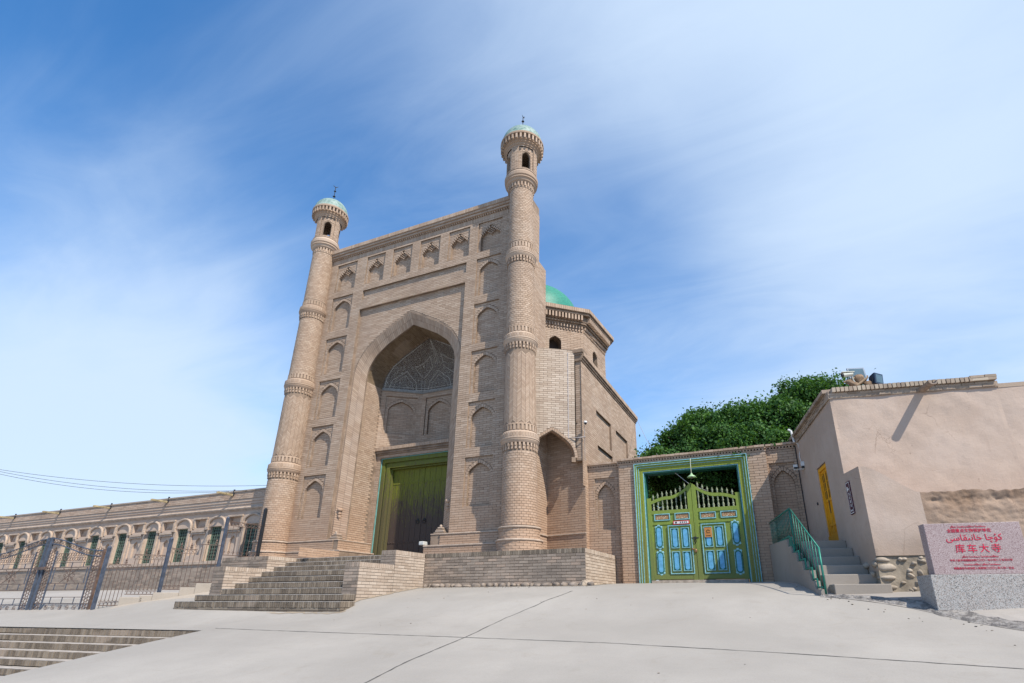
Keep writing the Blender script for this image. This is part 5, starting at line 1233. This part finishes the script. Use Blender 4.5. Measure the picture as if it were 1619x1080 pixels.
# ------------------------------------------------------------------ stone monument
def granite(name, c, sp1, sp2, red=0):
    g = G(name); v = g.voro(130, 'F1', out=1); v2 = g.voro(210, 'F1', out=1); s = g.N.new('ShaderNodeSeparateColor'); g.link(v, s.inputs[0]); s2 = g.N.new('ShaderNodeSeparateColor'); g.link(v2, s2.inputs[0])
    k = g.mix(g.rng(s.outputs[0], .70, .74), c, sp1); k = g.mix(g.rng(s2.outputs[1], .74, .78), k, sp2); k = g.mix(g.rng(g.noise(2.2, 4), .4, .7, 0, .2), k, tuple(x*.75 for x in c))
    g.col(k); g.rough(.5); return g.m
mn = thing('stone_monument', 'pink granite tablet with red lettering on a grey granite base', 'monument', (2.12, 9.97, 0), TH)
def mnp(mb, n, mt, **k): o = mb.build(n, mt, **k); o.parent = mn; return o
m = MB(); m.box(-.0, 1.30, -.0, .20, .376, 1.14); tb = mnp(m, 'tablet', granite('pink_granite', (.31, .235, .23), (.18, .11, .11), (.44, .37, .355)), bevel=.006)
m = MB(); m.box(-.10, 1.46, -.085, .42, -.35, .372); mnp(m, 'base', granite('grey_granite', (.38, .37, .355), (.10, .10, .10), (.28, .21, .17)), bevel=.006)
RT = plain('carved_red_paint', (.62, .015, .06), .55); yt = -.004
def mt_(s, size, x, z, **k): return text(s, size, RT, (x, yt, z), 0, tb, **k)
mt_('库车大寺', .140, .665, .745, spacing=1.28)
uy = '\uFEF0\uFEB3\uFE8E\uFED8\uFBE9\uFEE7\uFE8E\uFEA7 \uFE8E\uFB7C\uFBD8\uFEDB'
mt_(uy, .13, .64, .915)
mt_('全国重点文物保护单位', .060, .60, 1.02)
mt_('\uFEEE\uFEDF\uFEC4\uFEE8\uFE91 \uFE8E\uFEE3\uFEA4\uFED8\uFEE4\uFEB4\uFED4\uFE8E\uFEC4\uFEE8\uFE91 \uFE8E\uFEE3\uFEA4\uFED8\uFEE4\uFEB4', .042, .60, 1.085)
mt_('\uFEEE\uFEDF\uFEC4\uFEE8\uFE91 \uFE8E\uFEE3\uFEA4\uFED8\uFEE4\uFEB4 \uFE8E\uFEE3\uFEA4\uFED8\uFEE4\uFEB4\uFED4\uFE8E\uFEC4\uFEE8\uFE91', .042, .66, .635)
mt_('中华人民共和国国务院二〇〇一年六月二十五日公布', .036, .66, .578)
mt_('\uFE8E\uFEE3\uFEA4\uFED8\uFEE4\uFEB4\uFED4\uFE8E\uFEC4\uFEE8\uFE91 \uFEEE\uFEDF\uFEC4\uFEE8\uFE91 \uFE8E\uFEE3\uFEA4\uFED8\uFEE4\uFEB4', .042, .66, .52)
mt_('新疆维吾尔自治区人民政府二〇〇二年八月一日立', .036, .67, .462)
# ------------------------------------------------------------------ long arcade wing on the left
wg = thing('arcade_wing', 'long low tan wing with green lattice windows and spouts, left of the mosque', 'building', (-17, 14.6, .3))
WF = frame((0, 14.6, 0), (1, 0, 0), (0, 0, 1)); m = MB(); b = MB(); mb_ = MB()
WX = [-18.97-2.045*k for k in range(11)]; hs = []
for x in WX:
    hs.append(Hole(x, 1.50, .365, 2.85)); hs.append(Hole(x-1.022, 2.84, .33, 3.18)); hs.append(Hole(x-1.022, 1.74, .40, 2.62))
WALLM = mudmat('washed_brick_render', (.50, .375, .29), (.55, .43, .34), .6)
wall(m, None, WF, -48, -16.6, .0, 4.0, hs, c=1.0)
wall(None, b, WF, -40.5, -16.7, .25, 1.36, p=.004); wall(None, mb_, WF, -40.5, -16.7, 3.56, 3.86, c=.06, vo=3.56)
for h in hs:
    d = -.13 if h.a == .365 else (-.12 if h.a == .33 else -.05)
    reveal(m, WF, h.outline(), 0, d); m.quad(WF(h.uc-h.a, h.v0, d), WF(h.uc+h.a, h.v0, d), WF(h.uc+h.a, h.v0, 0), WF(h.uc-h.a, h.v0, 0))
    if h.a == .40:
        A = Hole(h.uc, h.v0+.02, .20, 2.46, 2.16); f2 = lambda u, v, w=0: WF(u, v, w-.05); wall(m, None, f2, h.uc-h.a, h.uc+h.a, h.v0, h.top, [A], c=1.0); reveal(m, f2, A.outline(), 0, -.08); m.quad(*[WF(u, v, -.13) for u, v in ((h.uc-.2, h.v0), (h.uc+.2, h.v0), (h.uc+.2, 2.5), (h.uc-.2, 2.5))])
    if h.a == .33:
        for k in range(3): z = h.v0+.12*k*0; 
        m.quad(*[WF(u, v, -.12) for u, v in ((h.uc-h.a, h.v0), (h.uc+h.a, h.v0), (h.uc+h.a, h.top), (h.uc-h.a, h.top))])
        for k in range(5): m.fbox(WF, h.uc-.2+k*.09, h.uc-.2+k*.09+.045, h.v0+.04, h.v0+.12, -.12, -.07)
m.quad((-48, 14.75, 4.2), (-16.6, 14.75, 4.2), (-16.6, 22, 4.2), (-48, 22, 4.2)); m.box(-48, -16.6, 15.2, 15.3, 0, 4.2)
for z0, z1, w in ((3.56, 3.66, .02), (3.66, 3.76, .05), (3.76, 3.86, .08)): m.fbox(WF, -48, -16.6, z0, z1, -.2, w)
W0 = par(m.build('wall', WALLM), wg); par(b.build('brickwork', GREY, kind='stuff'), W0)
m = MB(); m.fbox(WF, -48, -16.6, 3.86, 4.16, -.25, .10); m.fbox(WF, -48, -16.6, 4.16, 4.22, -.3, .14); o = par(m.build('parapet', brickmat('parapet_brick', [(0, (.25, .20, .155)), (.5, (.33, .26, .21)), (1, (.38, .31, .25))])), wg)
b = MB(); wall(None, b, lambda u, v, w=0: WF(u, v, w+.10), -40.5, -16.7, 3.87, 4.15, c=.07, vo=3.87); par(b.build('brickwork', brickmat('parapet_brick2', [(0, (.42, .29, .21)), (.5, (.49, .35, .26)), (1, (.55, .41, .31))]), kind='stuff'), o)
m = MB()      # rolled string course, ledges
m.tube([(-48, 14.56, 3.50), (-16.7, 14.56, 3.50)], .065, 8); m.fbox(WF, -48, -16.6, 3.40, 3.45, -.1, .03)
par(m.build('string_course', CREAM), wg); m = MB(); m.fbox(WF, -48, -16.6, 1.37, 1.49, -.1, .06); par(m.build('sill_course', CREAM, bevel=.01), wg)
LAT = plain('green_lattice_paint', (.15, .21, .155), .6, var=.3, scale=15); DKG = plain('dark_glazing', (.03, .035, .035), .35)
# one window, then copies
def window_meshes():
    f = frame((0, 0, 0), (1, 0, 0), (0, 0, 1)); m = MB(); g = MB()
    for x in (-.365, .335): m.fbox(f, x, x+.03, 0, 1.35, -.16, -.09)
    for z in (0, .66, 1.32): m.fbox(f, -.335, .335, z, z+.03, -.16, -.095)
    L = MB(); n = 5; c = .134
    for i in range(n):
        for j in range(10):
            cx = -.268+i*c; cz = .09+j*.129; r = .052
            pts = [(cx+r*math.cos(2*math.pi*k/8), cz+r*math.sin(2*math.pi*k/8)) for k in range(8)]
            for k in range(8):
                (a, b_), (c_, d_) = pts[k], pts[(k+1) % 8]; s = .80
                L.hexa([f(a, b_, -.12), f(c_, d_, -.12), f(cx+(c_-cx)*s, cz+(d_-cz)*s, -.12), f(cx+(a-cx)*s, cz+(b_-cz)*s, -.12), f(a, b_, -.105), f(c_, d_, -.105), f(cx+(c_-cx)*s, cz+(d_-cz)*s, -.105), f(cx+(a-cx)*s, cz+(b_-cz)*s, -.105)], skip=(0, 2, 4))
            L.fbox(f, cx-.067, cx+.067, cz-.006, cz+.006, -.12, -.108); L.fbox(f, cx-.006, cx+.006, cz-.064, cz+.064, -.12, -.108)
    g.quad(f(-.365, 0, -.155), f(.365, 0, -.155), f(.365, 1.35, -.155), f(-.365, 1.35, -.155))
    return m.mesh('window', LAT), L.mesh('lattice', LAT), g.mesh('pane', DKG)
WM, LM, PM = window_meshes()
def hood_mesh():
    f = frame((0, 0, 0), (1, 0, 0), (0, 0, 1)); m = MB(); pts = [(-.50, 1.30), (-.50, 1.38)]
    for i in range(21): a = math.pi-math.pi*i/20; pts.append((.49*math.cos(a), 1.40+.34*math.sin(a)**.9 if math.sin(a) > 0 else 1.40))
    pts += [(.50, 1.38), (.50, 1.30)]; m.tube([f(u, v, .035) for u, v in pts], .048, 8)
    m.fbox(f, -.60, -.42, 1.24, 1.33, 0, .09); m.fbox(f, .42, .60, 1.24, 1.33, 0, .09); m.fbox(f, -.42, .42, 1.355, 1.40, -.02, .03)
    m.fbox(f, -.50, -.385, .0, 1.24, -.0, .05); m.fbox(f, .385, .50, .0, 1.24, 0, .05)
    m.fbox(f, .62, 1.43, 1.16, 1.24, 0, .07); m.fbox(f, .62, 1.43, 1.08, 1.15, 0, .035)
    m.fbox(f, .62, .69, 1.30, 1.72, 0, .04); m.fbox(f, 1.36, 1.43, 1.30, 1.72, 0, .04); m.fbox(f, .60, 1.45, 1.69, 1.76, 0, .06)
    return m.mesh('arched_hood', CREAM)
HM = hood_mesh()
for x in WX:
    w = inst(WM, 'window', wg, (x+17, 0, 1.2)); inst(LM, 'lattice', w, (0, -.02, 0)); inst(PM, 'pane', w); inst(HM, 'arched_hood', wg, (x+17, 0, 1.2))
SPM = plain('timber_spout', (.42, .34, .20), .85, var=.3)
for k in range(5):
    x = -20.3-4.09*k; m = MB(); m.box(-.05, .05, -.68, 0, 0, .02); m.box(-.055, -.04, -.68, 0, .02, .075); m.box(.04, .055, -.68, 0, .02, .075); o = m.build('rain_spout', SPM); o.parent = wg; o.location = (x+17, -.10, 3.72)
    m = MB(); m.tube([(-.07, -.02, .05), (-.07, -.02, .30)], .035, 6); o = m.build('spout_cap', IRON); o.parent = wg; o.location = (x+17.12, -.10, 3.68)
# paving strip and low hedge in front of the wing
m = MB(); m.quad((-48, 9.9, gz(9.9)+.004), (-18.4, 9.9, gz(9.9)+.004), (-18.4, 13.2, gz(13.2)+.004), (-48, 13.2, gz(13.2)+.004))
m = MB(); rows = [[(x, y, gz(y)+.006) for x in (-48, -40, -30, -24, -18.2)] for y in np.linspace(10.0, 13.4, 10)]; grid(m, rows); struct(m.build('pavement', concrete('pale_pavement', (.46, .425, .39), .85)))
# ------------------------------------------------------------------ iron fence, gates
FA0 = Vector((-17.95, 9.40, 0)); FD0 = (Vector((-16.3, 11.7, 0))-FA0); FL = FD0.length; FU = FD0.normalized()
BLP = plain('slate_blue_post', (.085, .10, .135), .5, .2, var=.25, scale=9); RUST = plain('rusty_brown_iron', (.15, .10, .08), .6, .2, var=.3, scale=9)
def fpost(label, p, z0, z1, w=.040, mt=BLP):
    m = MB(); x, y = p[0], p[1]; m.box(x-w, x+w, y-w, y+w, z0, z1)
    o = m.build('fence_post', mt, bevel=.006); c = MB(); c.lathe([(w*1.2, z1), (w*1.2, z1+.02), (w*.8, z1+.05), (0, z1+.075)], (x, y, 0), 12)
    t = thing('fence_post', label, 'fence post', (x, y, z0)); o.name = 'shaft'; par(o, t); par(c.build('cap', mt), t); return t
fpost('blue fence post beside the iron gate, foot on the concrete', (-17.95, 9.40), gz(9.4)-.02, 1.44)
PB_ = FA0+FU*1.42; fpost('blue fence post in the middle of the sloping iron fence', PB_, .15, 1.77)
PC_ = FA0+FU*2.78; fpost('blue fence post standing at the edge of the brick platform', PC_, 1.0, 2.50)
fpost('tall black fence post against the left minaret', (-16.12, 12.8), 1.25, 2.95, .045, IRON)
def scroll(mb, c, U, r, n=9, rad=.007):
    mb.tube([tuple(Vector(c)+U*(r*math.cos(t*6.283/n))+Vector((0, 0, r*math.sin(t*6.283/n)))) for t in range(n+1)], rad, 4, cap=False)
def fence_panel(label, o, U, L, zb, zt, n, band=True, spear=True):
    t = thing('iron_fence_panel', label, 'iron fence', (o.x, o.y, zb)); U = Vector(U)
    P = lambda u, z: (o.x+U.x*u, o.y+U.y*u, z)
    for z in (zb+.04, zt): m = MB(); m.tube([P(0, z), P(L, z)], .014, 4); par(m.build('rail', RUST), t)
    if band: m = MB(); m.tube([P(0, zt-.13), P(L, zt-.13)], .009, 4); par(m.build('rail', RUST), t)
    for k in range(n):
        u = (k+.5)*L/n; m = MB(); m.tube([P(u, zb+.04), P(u, zt-(.13 if band else 0))], .0075, 5); par(m.build('bar', RUST), t)
    if band:
        m = MB(); k = 0
        while (k+.5)*.11 < L: scroll(m, P((k+.5)*.11, zt-.065), U, .045); k += 1
        for k in range(n): scroll(m, P((k+.5)*L/n, zb+.13), U, .035)
        par(m.build('scrollwork', RUST, kind='stuff'), t)
    if spear:
        for u in (L*.35, L*.75):
            m = MB(); x, y, z = P(u, zt); m.lathe([(.012, z), (.012, z+.05), (.028, z+.07), (.010, z+.09), (.03, z+.12), (.014, z+.16), (0, z+.2)], (x, y, 0), 8); scroll(m, (x, y, z+.05), U, .035, 7); par(m.build('spear_head', RUST), t)
    return t
for lb, u0, u1, zb, zt, n, bd in (('lowest iron fence panel, next to the gate post on the concrete', .08, .60, -.16, 1.0, 6, 1), ('second iron fence panel up the slope, left of the middle post', .62, 1.36, .14, 1.29, 8, 1), ('iron fence panel just right of the middle blue post', 1.48, 2.14, .28, 1.50, 6, 1), ('short iron fence panel rising to the platform edge post', 2.2, 2.74, .5, 1.66, 5, 0)):
    fence_panel(lb, FA0+FU*u0, FU, u1-u0, zb, zt, n, bool(bd))
u = (Vector((-16.12, 12.8, 0))-PC_); fence_panel('tall iron fence panel between the platform edge post and the left minaret', Vector((PC_.x, PC_.y, 0)), u.normalized(), u.length, 1.33, 2.42, 8, True, False)
# concrete kerb stepping up under the fence
kb = MB(); NN = Vector((FU.y, -FU.x, 0))
for u0, u1, z in ((.55, 1.08, .10), (1.0, 1.30, .15), (1.30, 1.92, .23), (1.92, 2.30, .38), (2.30, 2.75, .50)):
    a = FA0+FU*u0; c = FA0+FU*u1; w0, w1 = NN*.22, NN*-.25
    kb.hexa([(*(a+w0).xy, -.5), (*(c+w0).xy, -.5), (*(c+w1).xy, -.5), (*(a+w1).xy, -.5), (*(a+w0).xy, z), (*(c+w0).xy, z), (*(c+w1).xy, z), (*(a+w1).xy, z)])
for i in range(14):      # sloping apron of mortar in front
    pass
a = FA0+FU*.5+NN*.22; c = FA0+FU*2.95+NN*.22; e = FA0+FU*2.95+NN*.75; f_ = FA0+FU*.2+NN*.8
kb.hexa([(a.x, a.y, -.6), (c.x, c.y, -.6), (e.x, e.y, -.6), (f_.x, f_.y, -.6), (a.x, a.y, gz(a.y)+.10), (c.x, c.y, gz(c.y)+.12), (e.x, e.y, gz(e.y)+.005), (f_.x, f_.y, gz(f_.y)-.01)])
ob_ = kb.build('fence_kerb', CONCW, bevel=.015); tag(ob_, 'pale concrete kerb stepping up the slope under the iron fence', 'kerb')
def iron_gate(label, x0, y0, x1, y1, high, low, zb, seed):
    o = Vector((x0, y0, 0)); d = Vector((x1, y1, 0))-o; L = d.length; U = d.normalized(); t = thing('iron_gate_leaf', label, 'iron gate', (x0, y0, zb))
    P = lambda u, z: (o.x+U.x*u, o.y+U.y*u, z)
    for u_, z, nm in ((.03, high, BLP), (L-.03, low, RUST)):
        m = MB(); x, y, _ = P(u_, 0); w = .042 if u_ < 1 else .030; m.box(x-w, x+w, y-.03, y+.03, zb, z); par(m.build('stile', nm), t)
    for u_ in (.42, L-.42): m = MB(); x, y, _ = P(u_, 0); m.box(x-.018, x+.018, y-.015, y+.015, zb, 1.42); par(m.build('upright', BLP), t)
    for z in (zb+.02, zb+.22, zb+.40, .30, .48, .93, 1.07): m = MB(); m.tube([P(.05, z), P(L-.05, z)], .018 if z in (zb+.02, .93) else .011, 4); par(m.build('rail', RUST), t)
    for k, dz in enumerate((0, .16)):
        pts = [P(.05+(L-.1)*i/14, high-.04-dz-(high-low+.0)*math.sin(i/14*math.pi/2)**1.6) for i in range(15)]; m = MB(); m.tube(pts, .018, 5); par(m.build('curved_rail', BLP), t)
    for za, zc in ((zb+.22, zb+.40), (.30, .48), (.93, 1.07)):
        for k in range(3): u_ = .5+(L-1.0)*(k+.5)/3; m = MB(); m.tube([P(u_, za), P(u_, zc)], .012, 4); par(m.build('bar', BLP), t)
    for u_ in (.55, L-.55): m = MB(); m.tube([P(u_, .48), P(u_, .93)], .012, 4); par(m.build('bar', BLP), t)
    m = MB(); cx = L/2
    for s in (1, -1): m.tube([P(cx-.33, .705-s*.2), P(cx+.33, .705+s*.2)], .008, 4)
    m.tube([P(cx, .5), P(cx, .92)], .008, 4)
    for k in range(8): a = k*math.pi/4; scroll(m, P(cx+.2*math.cos(a), .705+.13*math.sin(a)), U, .04)
    for k in range(5): scroll(m, P(.5+(L-1.)*(k+.5)/5, zb+.12), U, .065); 
    for k in range(5): scroll(m, P(.5+(L-1.)*(k+.5)/5, zb+.12), U, .025)
    rg = random.Random(seed)
    for ua, ub in ((.09, .40), (L-.40, L-.09)):
        z = zb+.08
        while z < 1.45:
            for k in range(3): scroll(m, P(ua+(ub-ua)*(k+.5)/3+rg.uniform(-.01, .01), z+(k % 2)*.05), U, .045+.012*rg.random())
            z += .095
    for z in (1.17, 1.30):
        k = 0
        while .48+k*.11 < L-.45: scroll(m, P(.48+k*.11, z), U, .052); k += 1
    k = 0
    while .1+k*.13 < L-.1: u_ = .1+k*.13; f = (u_/L); scroll(m, P(u_, high-.12-(high-low)*math.sin(f*math.pi/2)**1.6), U, .05); k += 1
    par(m.build('scrollwork', RUST, kind='stuff'), t)
    for k in range(4): m = MB(); m.tube([P(.46+k*.012, zb), P(.46+k*.012, zb)], .001, 3)
    return t
iron_gate('right leaf of the ornate iron gate, hinged at the blue fence post', -20.62, 9.20, -18.12, 9.40, 1.84, 1.42, -.30, 1)
iron_gate('left leaf of the ornate iron gate at the left edge of the picture', -20.74, 9.19, -23.3, 8.98, 1.84, 1.42, -.34, 2)
m = MB(); m.box(-20.95, -20.4, 9.12, 9.16, .88, .96); m.blob((-20.72, 9.10, .80), (.035, .02, .05), 1, 8, 6, 0); tag(m.build('gate_bolt', RUST), 'sliding bolt and padlock joining the two iron gate leaves', 'bolt')
# overhead cables
CBL = plain('black_cable', (.02, .02, .022), .6)
for i, (z0, z1, y0, x1, lab) in enumerate(((4.98, 4.30, 10, -18.2, 'uppermost of the three black overhead cables'), (4.92, 4.20, 10.1, -19.4, 'middle one of the three black overhead cables'), (4.86, 4.24, 9.8, -20.6, 'lowest of the three black overhead cables'))):
    A = Vector((-28.6, y0, z0)); B = Vector((x1, 14.5, z1)); pts = []
    for k in range(33):
        t = k/32; p = A.lerp(B, t); p.z -= (.55+.10*i)*4*t*(1-t)*.5; pts.append(p)
    m = MB(); m.tube([A+(A-B)*.6+Vector((0, 0, 1.2))]+pts, .007, 5); tag(m.build('overhead_cable', CBL), lab+' from the left edge to the arcade roof', 'cable')
m = MB(); m.tube([(-5.35, 22.6, 7.9), (-4.3, 19.5, 6.0), (-3.6, 17, 4.9), (-3.1, 15.7, 4.2)], .008, 5); tag(m.build('thin_wire', GRAPES), 'thin wire from the hall corner down to the gate wall', 'wire')
m = MB(); m.tube([(-2.75, 15.75, 3.75), (-2.2, 15.7, 3.22), (-1.75, 15.72, 3.02)], .010, 5); tag(m.build('gate_stay', plain('galvanised', (.4, .4, .4), .5)), 'thin metal stay slanting across the opening above the gate', 'stay')
# ------------------------------------------------------------------ trees behind the gate wall
def leafmat(name, a, b_, c_):
    g = G(name); r = g.geo.outputs['Random Per Island']; n = g.noise(.9, 3)
    g.col(g.mix(g.rng(n, .35, .7, 0, .5), g.ramp(r, [(0, a), (.5, b_), (1, c_)]), b_)); g.rough(.62)
    g.P.inputs['Specular IOR Level'].default_value = .22
    tr = g.N.new('ShaderNodeBsdfTranslucent'); tr.inputs[0].default_value = (c_[0]*1.6, c_[1]*1.7, c_[2]*.8, 1); mx = g.N.new('ShaderNodeMixShader'); mx.inputs[0].default_value = .18
    out = g.N['Material Output']; g.link(g.P.outputs[0], mx.inputs[1]); g.link(tr.outputs[0], mx.inputs[2]); g.link(mx.outputs[0], out.inputs['Surface']); return g.m
LEAF = leafmat('mulberry_leaf', (.011, .042, .010), (.026, .082, .016), (.075, .165, .026)); BARK = plain('tree_bark', (.10, .075, .055), .95, var=.3, scale=9, bump=.8)
def tree(label, base, lumps, nleaf, seed, ls_=.074, K=.86):
    lumps = [((c[0]*K, c[1]*K, c[2]*K), (r[0]*K, r[1]*K, r[2]*K)) for c, r in lumps]; base = (base[0]*K, base[1]*K, base[2])
    rs = np.random.RandomState(seed); base_l = list(lumps)
    for c, r in base_l:
        for _ in range(10):
            dd = rs.normal(size=3); dd /= np.linalg.norm(dd); dd[2] = abs(dd[2])*.9; k_ = .20+.24*rs.rand(); lumps.append((tuple(np.array(c)+dd*np.array(r)*.95), (k_*r[0], k_*r[0], k_*r[0]*.9)))
    t = thing('leafy_tree', label, 'tree', base)
    tr = MB(); x, y, z = base
    fork = Vector((x+.1, y, z+2.2)); tr.tube([base, (x+.05, y, z+1.2), fork], [.24, .19, .16], 10)
    for k, (c, r) in enumerate(lumps):
        if k % 2 == 0 or len(lumps) < 7:
            mid = fork.lerp(Vector(c), .5)+Vector((0, 0, .3)); tr.tube([fork, mid, Vector(c)], [.12, .08, .03] if k < len(base_l) else [.05, .04, .015], 7)
    par(tr.build('trunk', BARK, smooth=True), t)
    vol = np.array([r[0]*r[1]*r[2] for c, r in lumps])**.7; vol /= vol.sum(); V = []; F = []
    cnt = 0
    allc = []
    for (c, r), w in zip(lumps, vol):
        n = int(nleaf*1.7*w); sub = max(10, n//110)
        d = rs.normal(size=(sub, 3)); d /= np.linalg.norm(d, axis=1)[:, None]; rad = rs.uniform(.66, .96, (sub, 1))
        cc = np.array(c)+d*rad*np.array(r)             # twig clusters near the surface of each lump
        idx = rs.randint(0, sub, n); p = cc[idx]+rs.normal(size=(n, 3))*np.array([.13, .13, .12]); nd = d[idx]+rs.normal(size=(n, 3))*.55; allc.append((p, nd))
        k = n//4; q = np.array(c)+rs.normal(size=(k, 3))*np.array(r)*.42; allc.append((q, rs.normal(size=(k, 3))))
    P = np.concatenate([a for a, _ in allc]); ND = np.concatenate([b for _, b in allc]); ND /= np.linalg.norm(ND, axis=1)[:, None]+1e-9
    n = len(P); up = rs.normal(size=(n, 3)); A = np.cross(ND, up); A /= np.linalg.norm(A, axis=1)[:, None]+1e-9; B = np.cross(ND, A); s = (ls_*(.6+.8*rs.rand(n)))[:, None]
    v0 = P-A*s*.6; v1 = P-B*s*.40+ND*s*.10; v2 = P+A*s*.7; v3 = P+B*s*.40+ND*s*.10
    VV = np.stack([v0, v1, v2, v3], 1).reshape(-1, 3)
    me = bpy.data.meshes.new('crown'); me.vertices.add(4*n); me.vertices.foreach_set('co', VV.ravel()); me.loops.add(4*n); me.loops.foreach_set('vertex_index', np.arange(4*n)); me.polygons.add(n); me.polygons.foreach_set('loop_start', np.arange(0, 4*n, 4)); me.polygons.foreach_set('loop_total', np.full(n, 4)); me.update(); me.validate(); me.materials.append(LEAF)
    o = bpy.data.objects.new('crown', me); COL.objects.link(o); o['kind'] = 'stuff'; par(o, t); return t
tree('dark green tree at the left end of the row, nearest the mosque side wall', (-2.6, 20.8, .5),
     [((-3.95, 21, 5.15), (.75, 1.0, .8)), ((-3.5, 20.8, 4.6), (1.1, 1.2, 1.3)), ((-3.0, 21, 5.9), (1.0, 1.1, .8)), ((-2.3, 20.6, 6.25), (.9, 1, .75)), ((-3.6, 20.0, 4.9), (1.2, 1.2, .5)), ((-2.0, 20.5, 4.4), (1.3, 1.5, 1.6))], 34000, 1)
tree('broad dark tree in the middle of the row directly above the gate wall', (-.6, 21.0, .5),
     [((-1.7, 21, 6.2), (1.1, 1.2, .9)), ((-.8, 21, 6.45), (1.1, 1.2, .85)), ((-.9, 20.3, 5.2), (1.4, 1.4, 1.3)), ((.2, 20.9, 6.35), (1.1, 1.2, .95)), ((-.5, 20.0, 4.9), (1.5, 1.5, .6)), ((-1.9, 20.2, 5.3), (1.1, 1.2, 1.0))], 38000, 2)
tree('tree at the right end of the row, twigs standing up beside the house roof', (1.6, 22.0, .5),
     [((.9, 21.8, 6.7), (1.1, 1.2, 1.0)), ((1.8, 22, 7.2), (1.2, 1.3, 1.0)), ((2.9, 22.5, 7.4), (1.2, 1.3, 1.1)), ((1.0, 21.4, 5.4), (1.4, 1.4, 1.3)), ((2.2, 21.6, 5.8), (1.5, 1.4, 1.5)), ((.95, 21.7, 7.9), (.16, .2, .55)), ((1.35, 21.8, 8.0), (.18, .2, .35)), ((1.85, 21.8, 8.0), (.14, .2, .5)), ((2.3, 22, 8.05), (.22, .2, .45))], 30000, 3)
tree('shaded tree seen through the gate opening behind the balusters', (-2.9, 21.2, .5),
     [((-4.6, 21.8, 3.4), (1.1, .9, 1.2)), ((-3.3, 21.9, 4.2), (1.2, .9, 1.1)), ((-1.9, 21.8, 4.2), (1.2, .9, 1.2)), ((-.8, 21.9, 3.6), (.9, .9, 1.0)), ((-3.0, 21.8, 2.6), (1.7, .8, 1.1))], 24000, 4, .11, 1.)
# courtyard building side seen behind, and eaves end over the wall
m = MB(); m.box(-5.2, .9, 24.5, 24.8, 0, 3.6); bw = tag(m.build('courtyard_rear_wall', MORTAR), 'shaded wall closing the courtyard behind the trees', 'wall')
# dust plume of dry leaves on the pavement: a few
# wind-blown grit along the foot of the walls, loose chips on the paving
SAND = concrete('drifted_sand', (.42, .345, .26), .8, warm=(.34, .27, .20))
def drift(pts, w, seed, name='dust_drift'):
    m = groundstrip(pts, w, seed, .10, .007); struct(m.build(name, SAND))
drift([(-9.45, 12.86), (-7, 12.88), (-4.5, 12.86), (-4.36, 13.2), (-4.42, 15.4)], .16, 21)
drift([(-9.38, 12.8), (-9.42, 11.6), (-9.44, 10.3), (-9.46, 9.98)], .14, 22)
drift([(-14.9, 9.56), (-12, 9.55), (-9.3, 9.55), (-9.12, 9.7)], .07, 23)
drift([(-4.33, 15.45), (-3.85, 15.44), (-.55, 15.44), (-.1, 15.46)], .10, 24)
rg = random.Random(77)
CHIP = plain('stone_chip', (.28, .24, .20), .9, var=.4, scale=30)
m = MB()
for i in range(260):
    k = rg.random()
    if k < .8: x = rg.uniform(-9.6, -4.4); y = 12.82-abs(rg.gauss(0, .16))
    elif k < .9: t = rg.random(); x = .6+4.2*t; y = 10.55-(x-.6)*.74+rg.gauss(0, .16)
    else: x = rg.uniform(-9.5, 3); y = rg.uniform(5.5, 12.3)
    s = rg.uniform(.005, .013); m.blob((x, y, gz(y)+s*.4), (s*1.3, s, s*.7), i % 37, 5, 4, .3)
o = m.build('loose_chips', CHIP); tag(o, 'scattered small stone chips lying on the concrete', 'gravel'); o['kind'] = 'stuff'
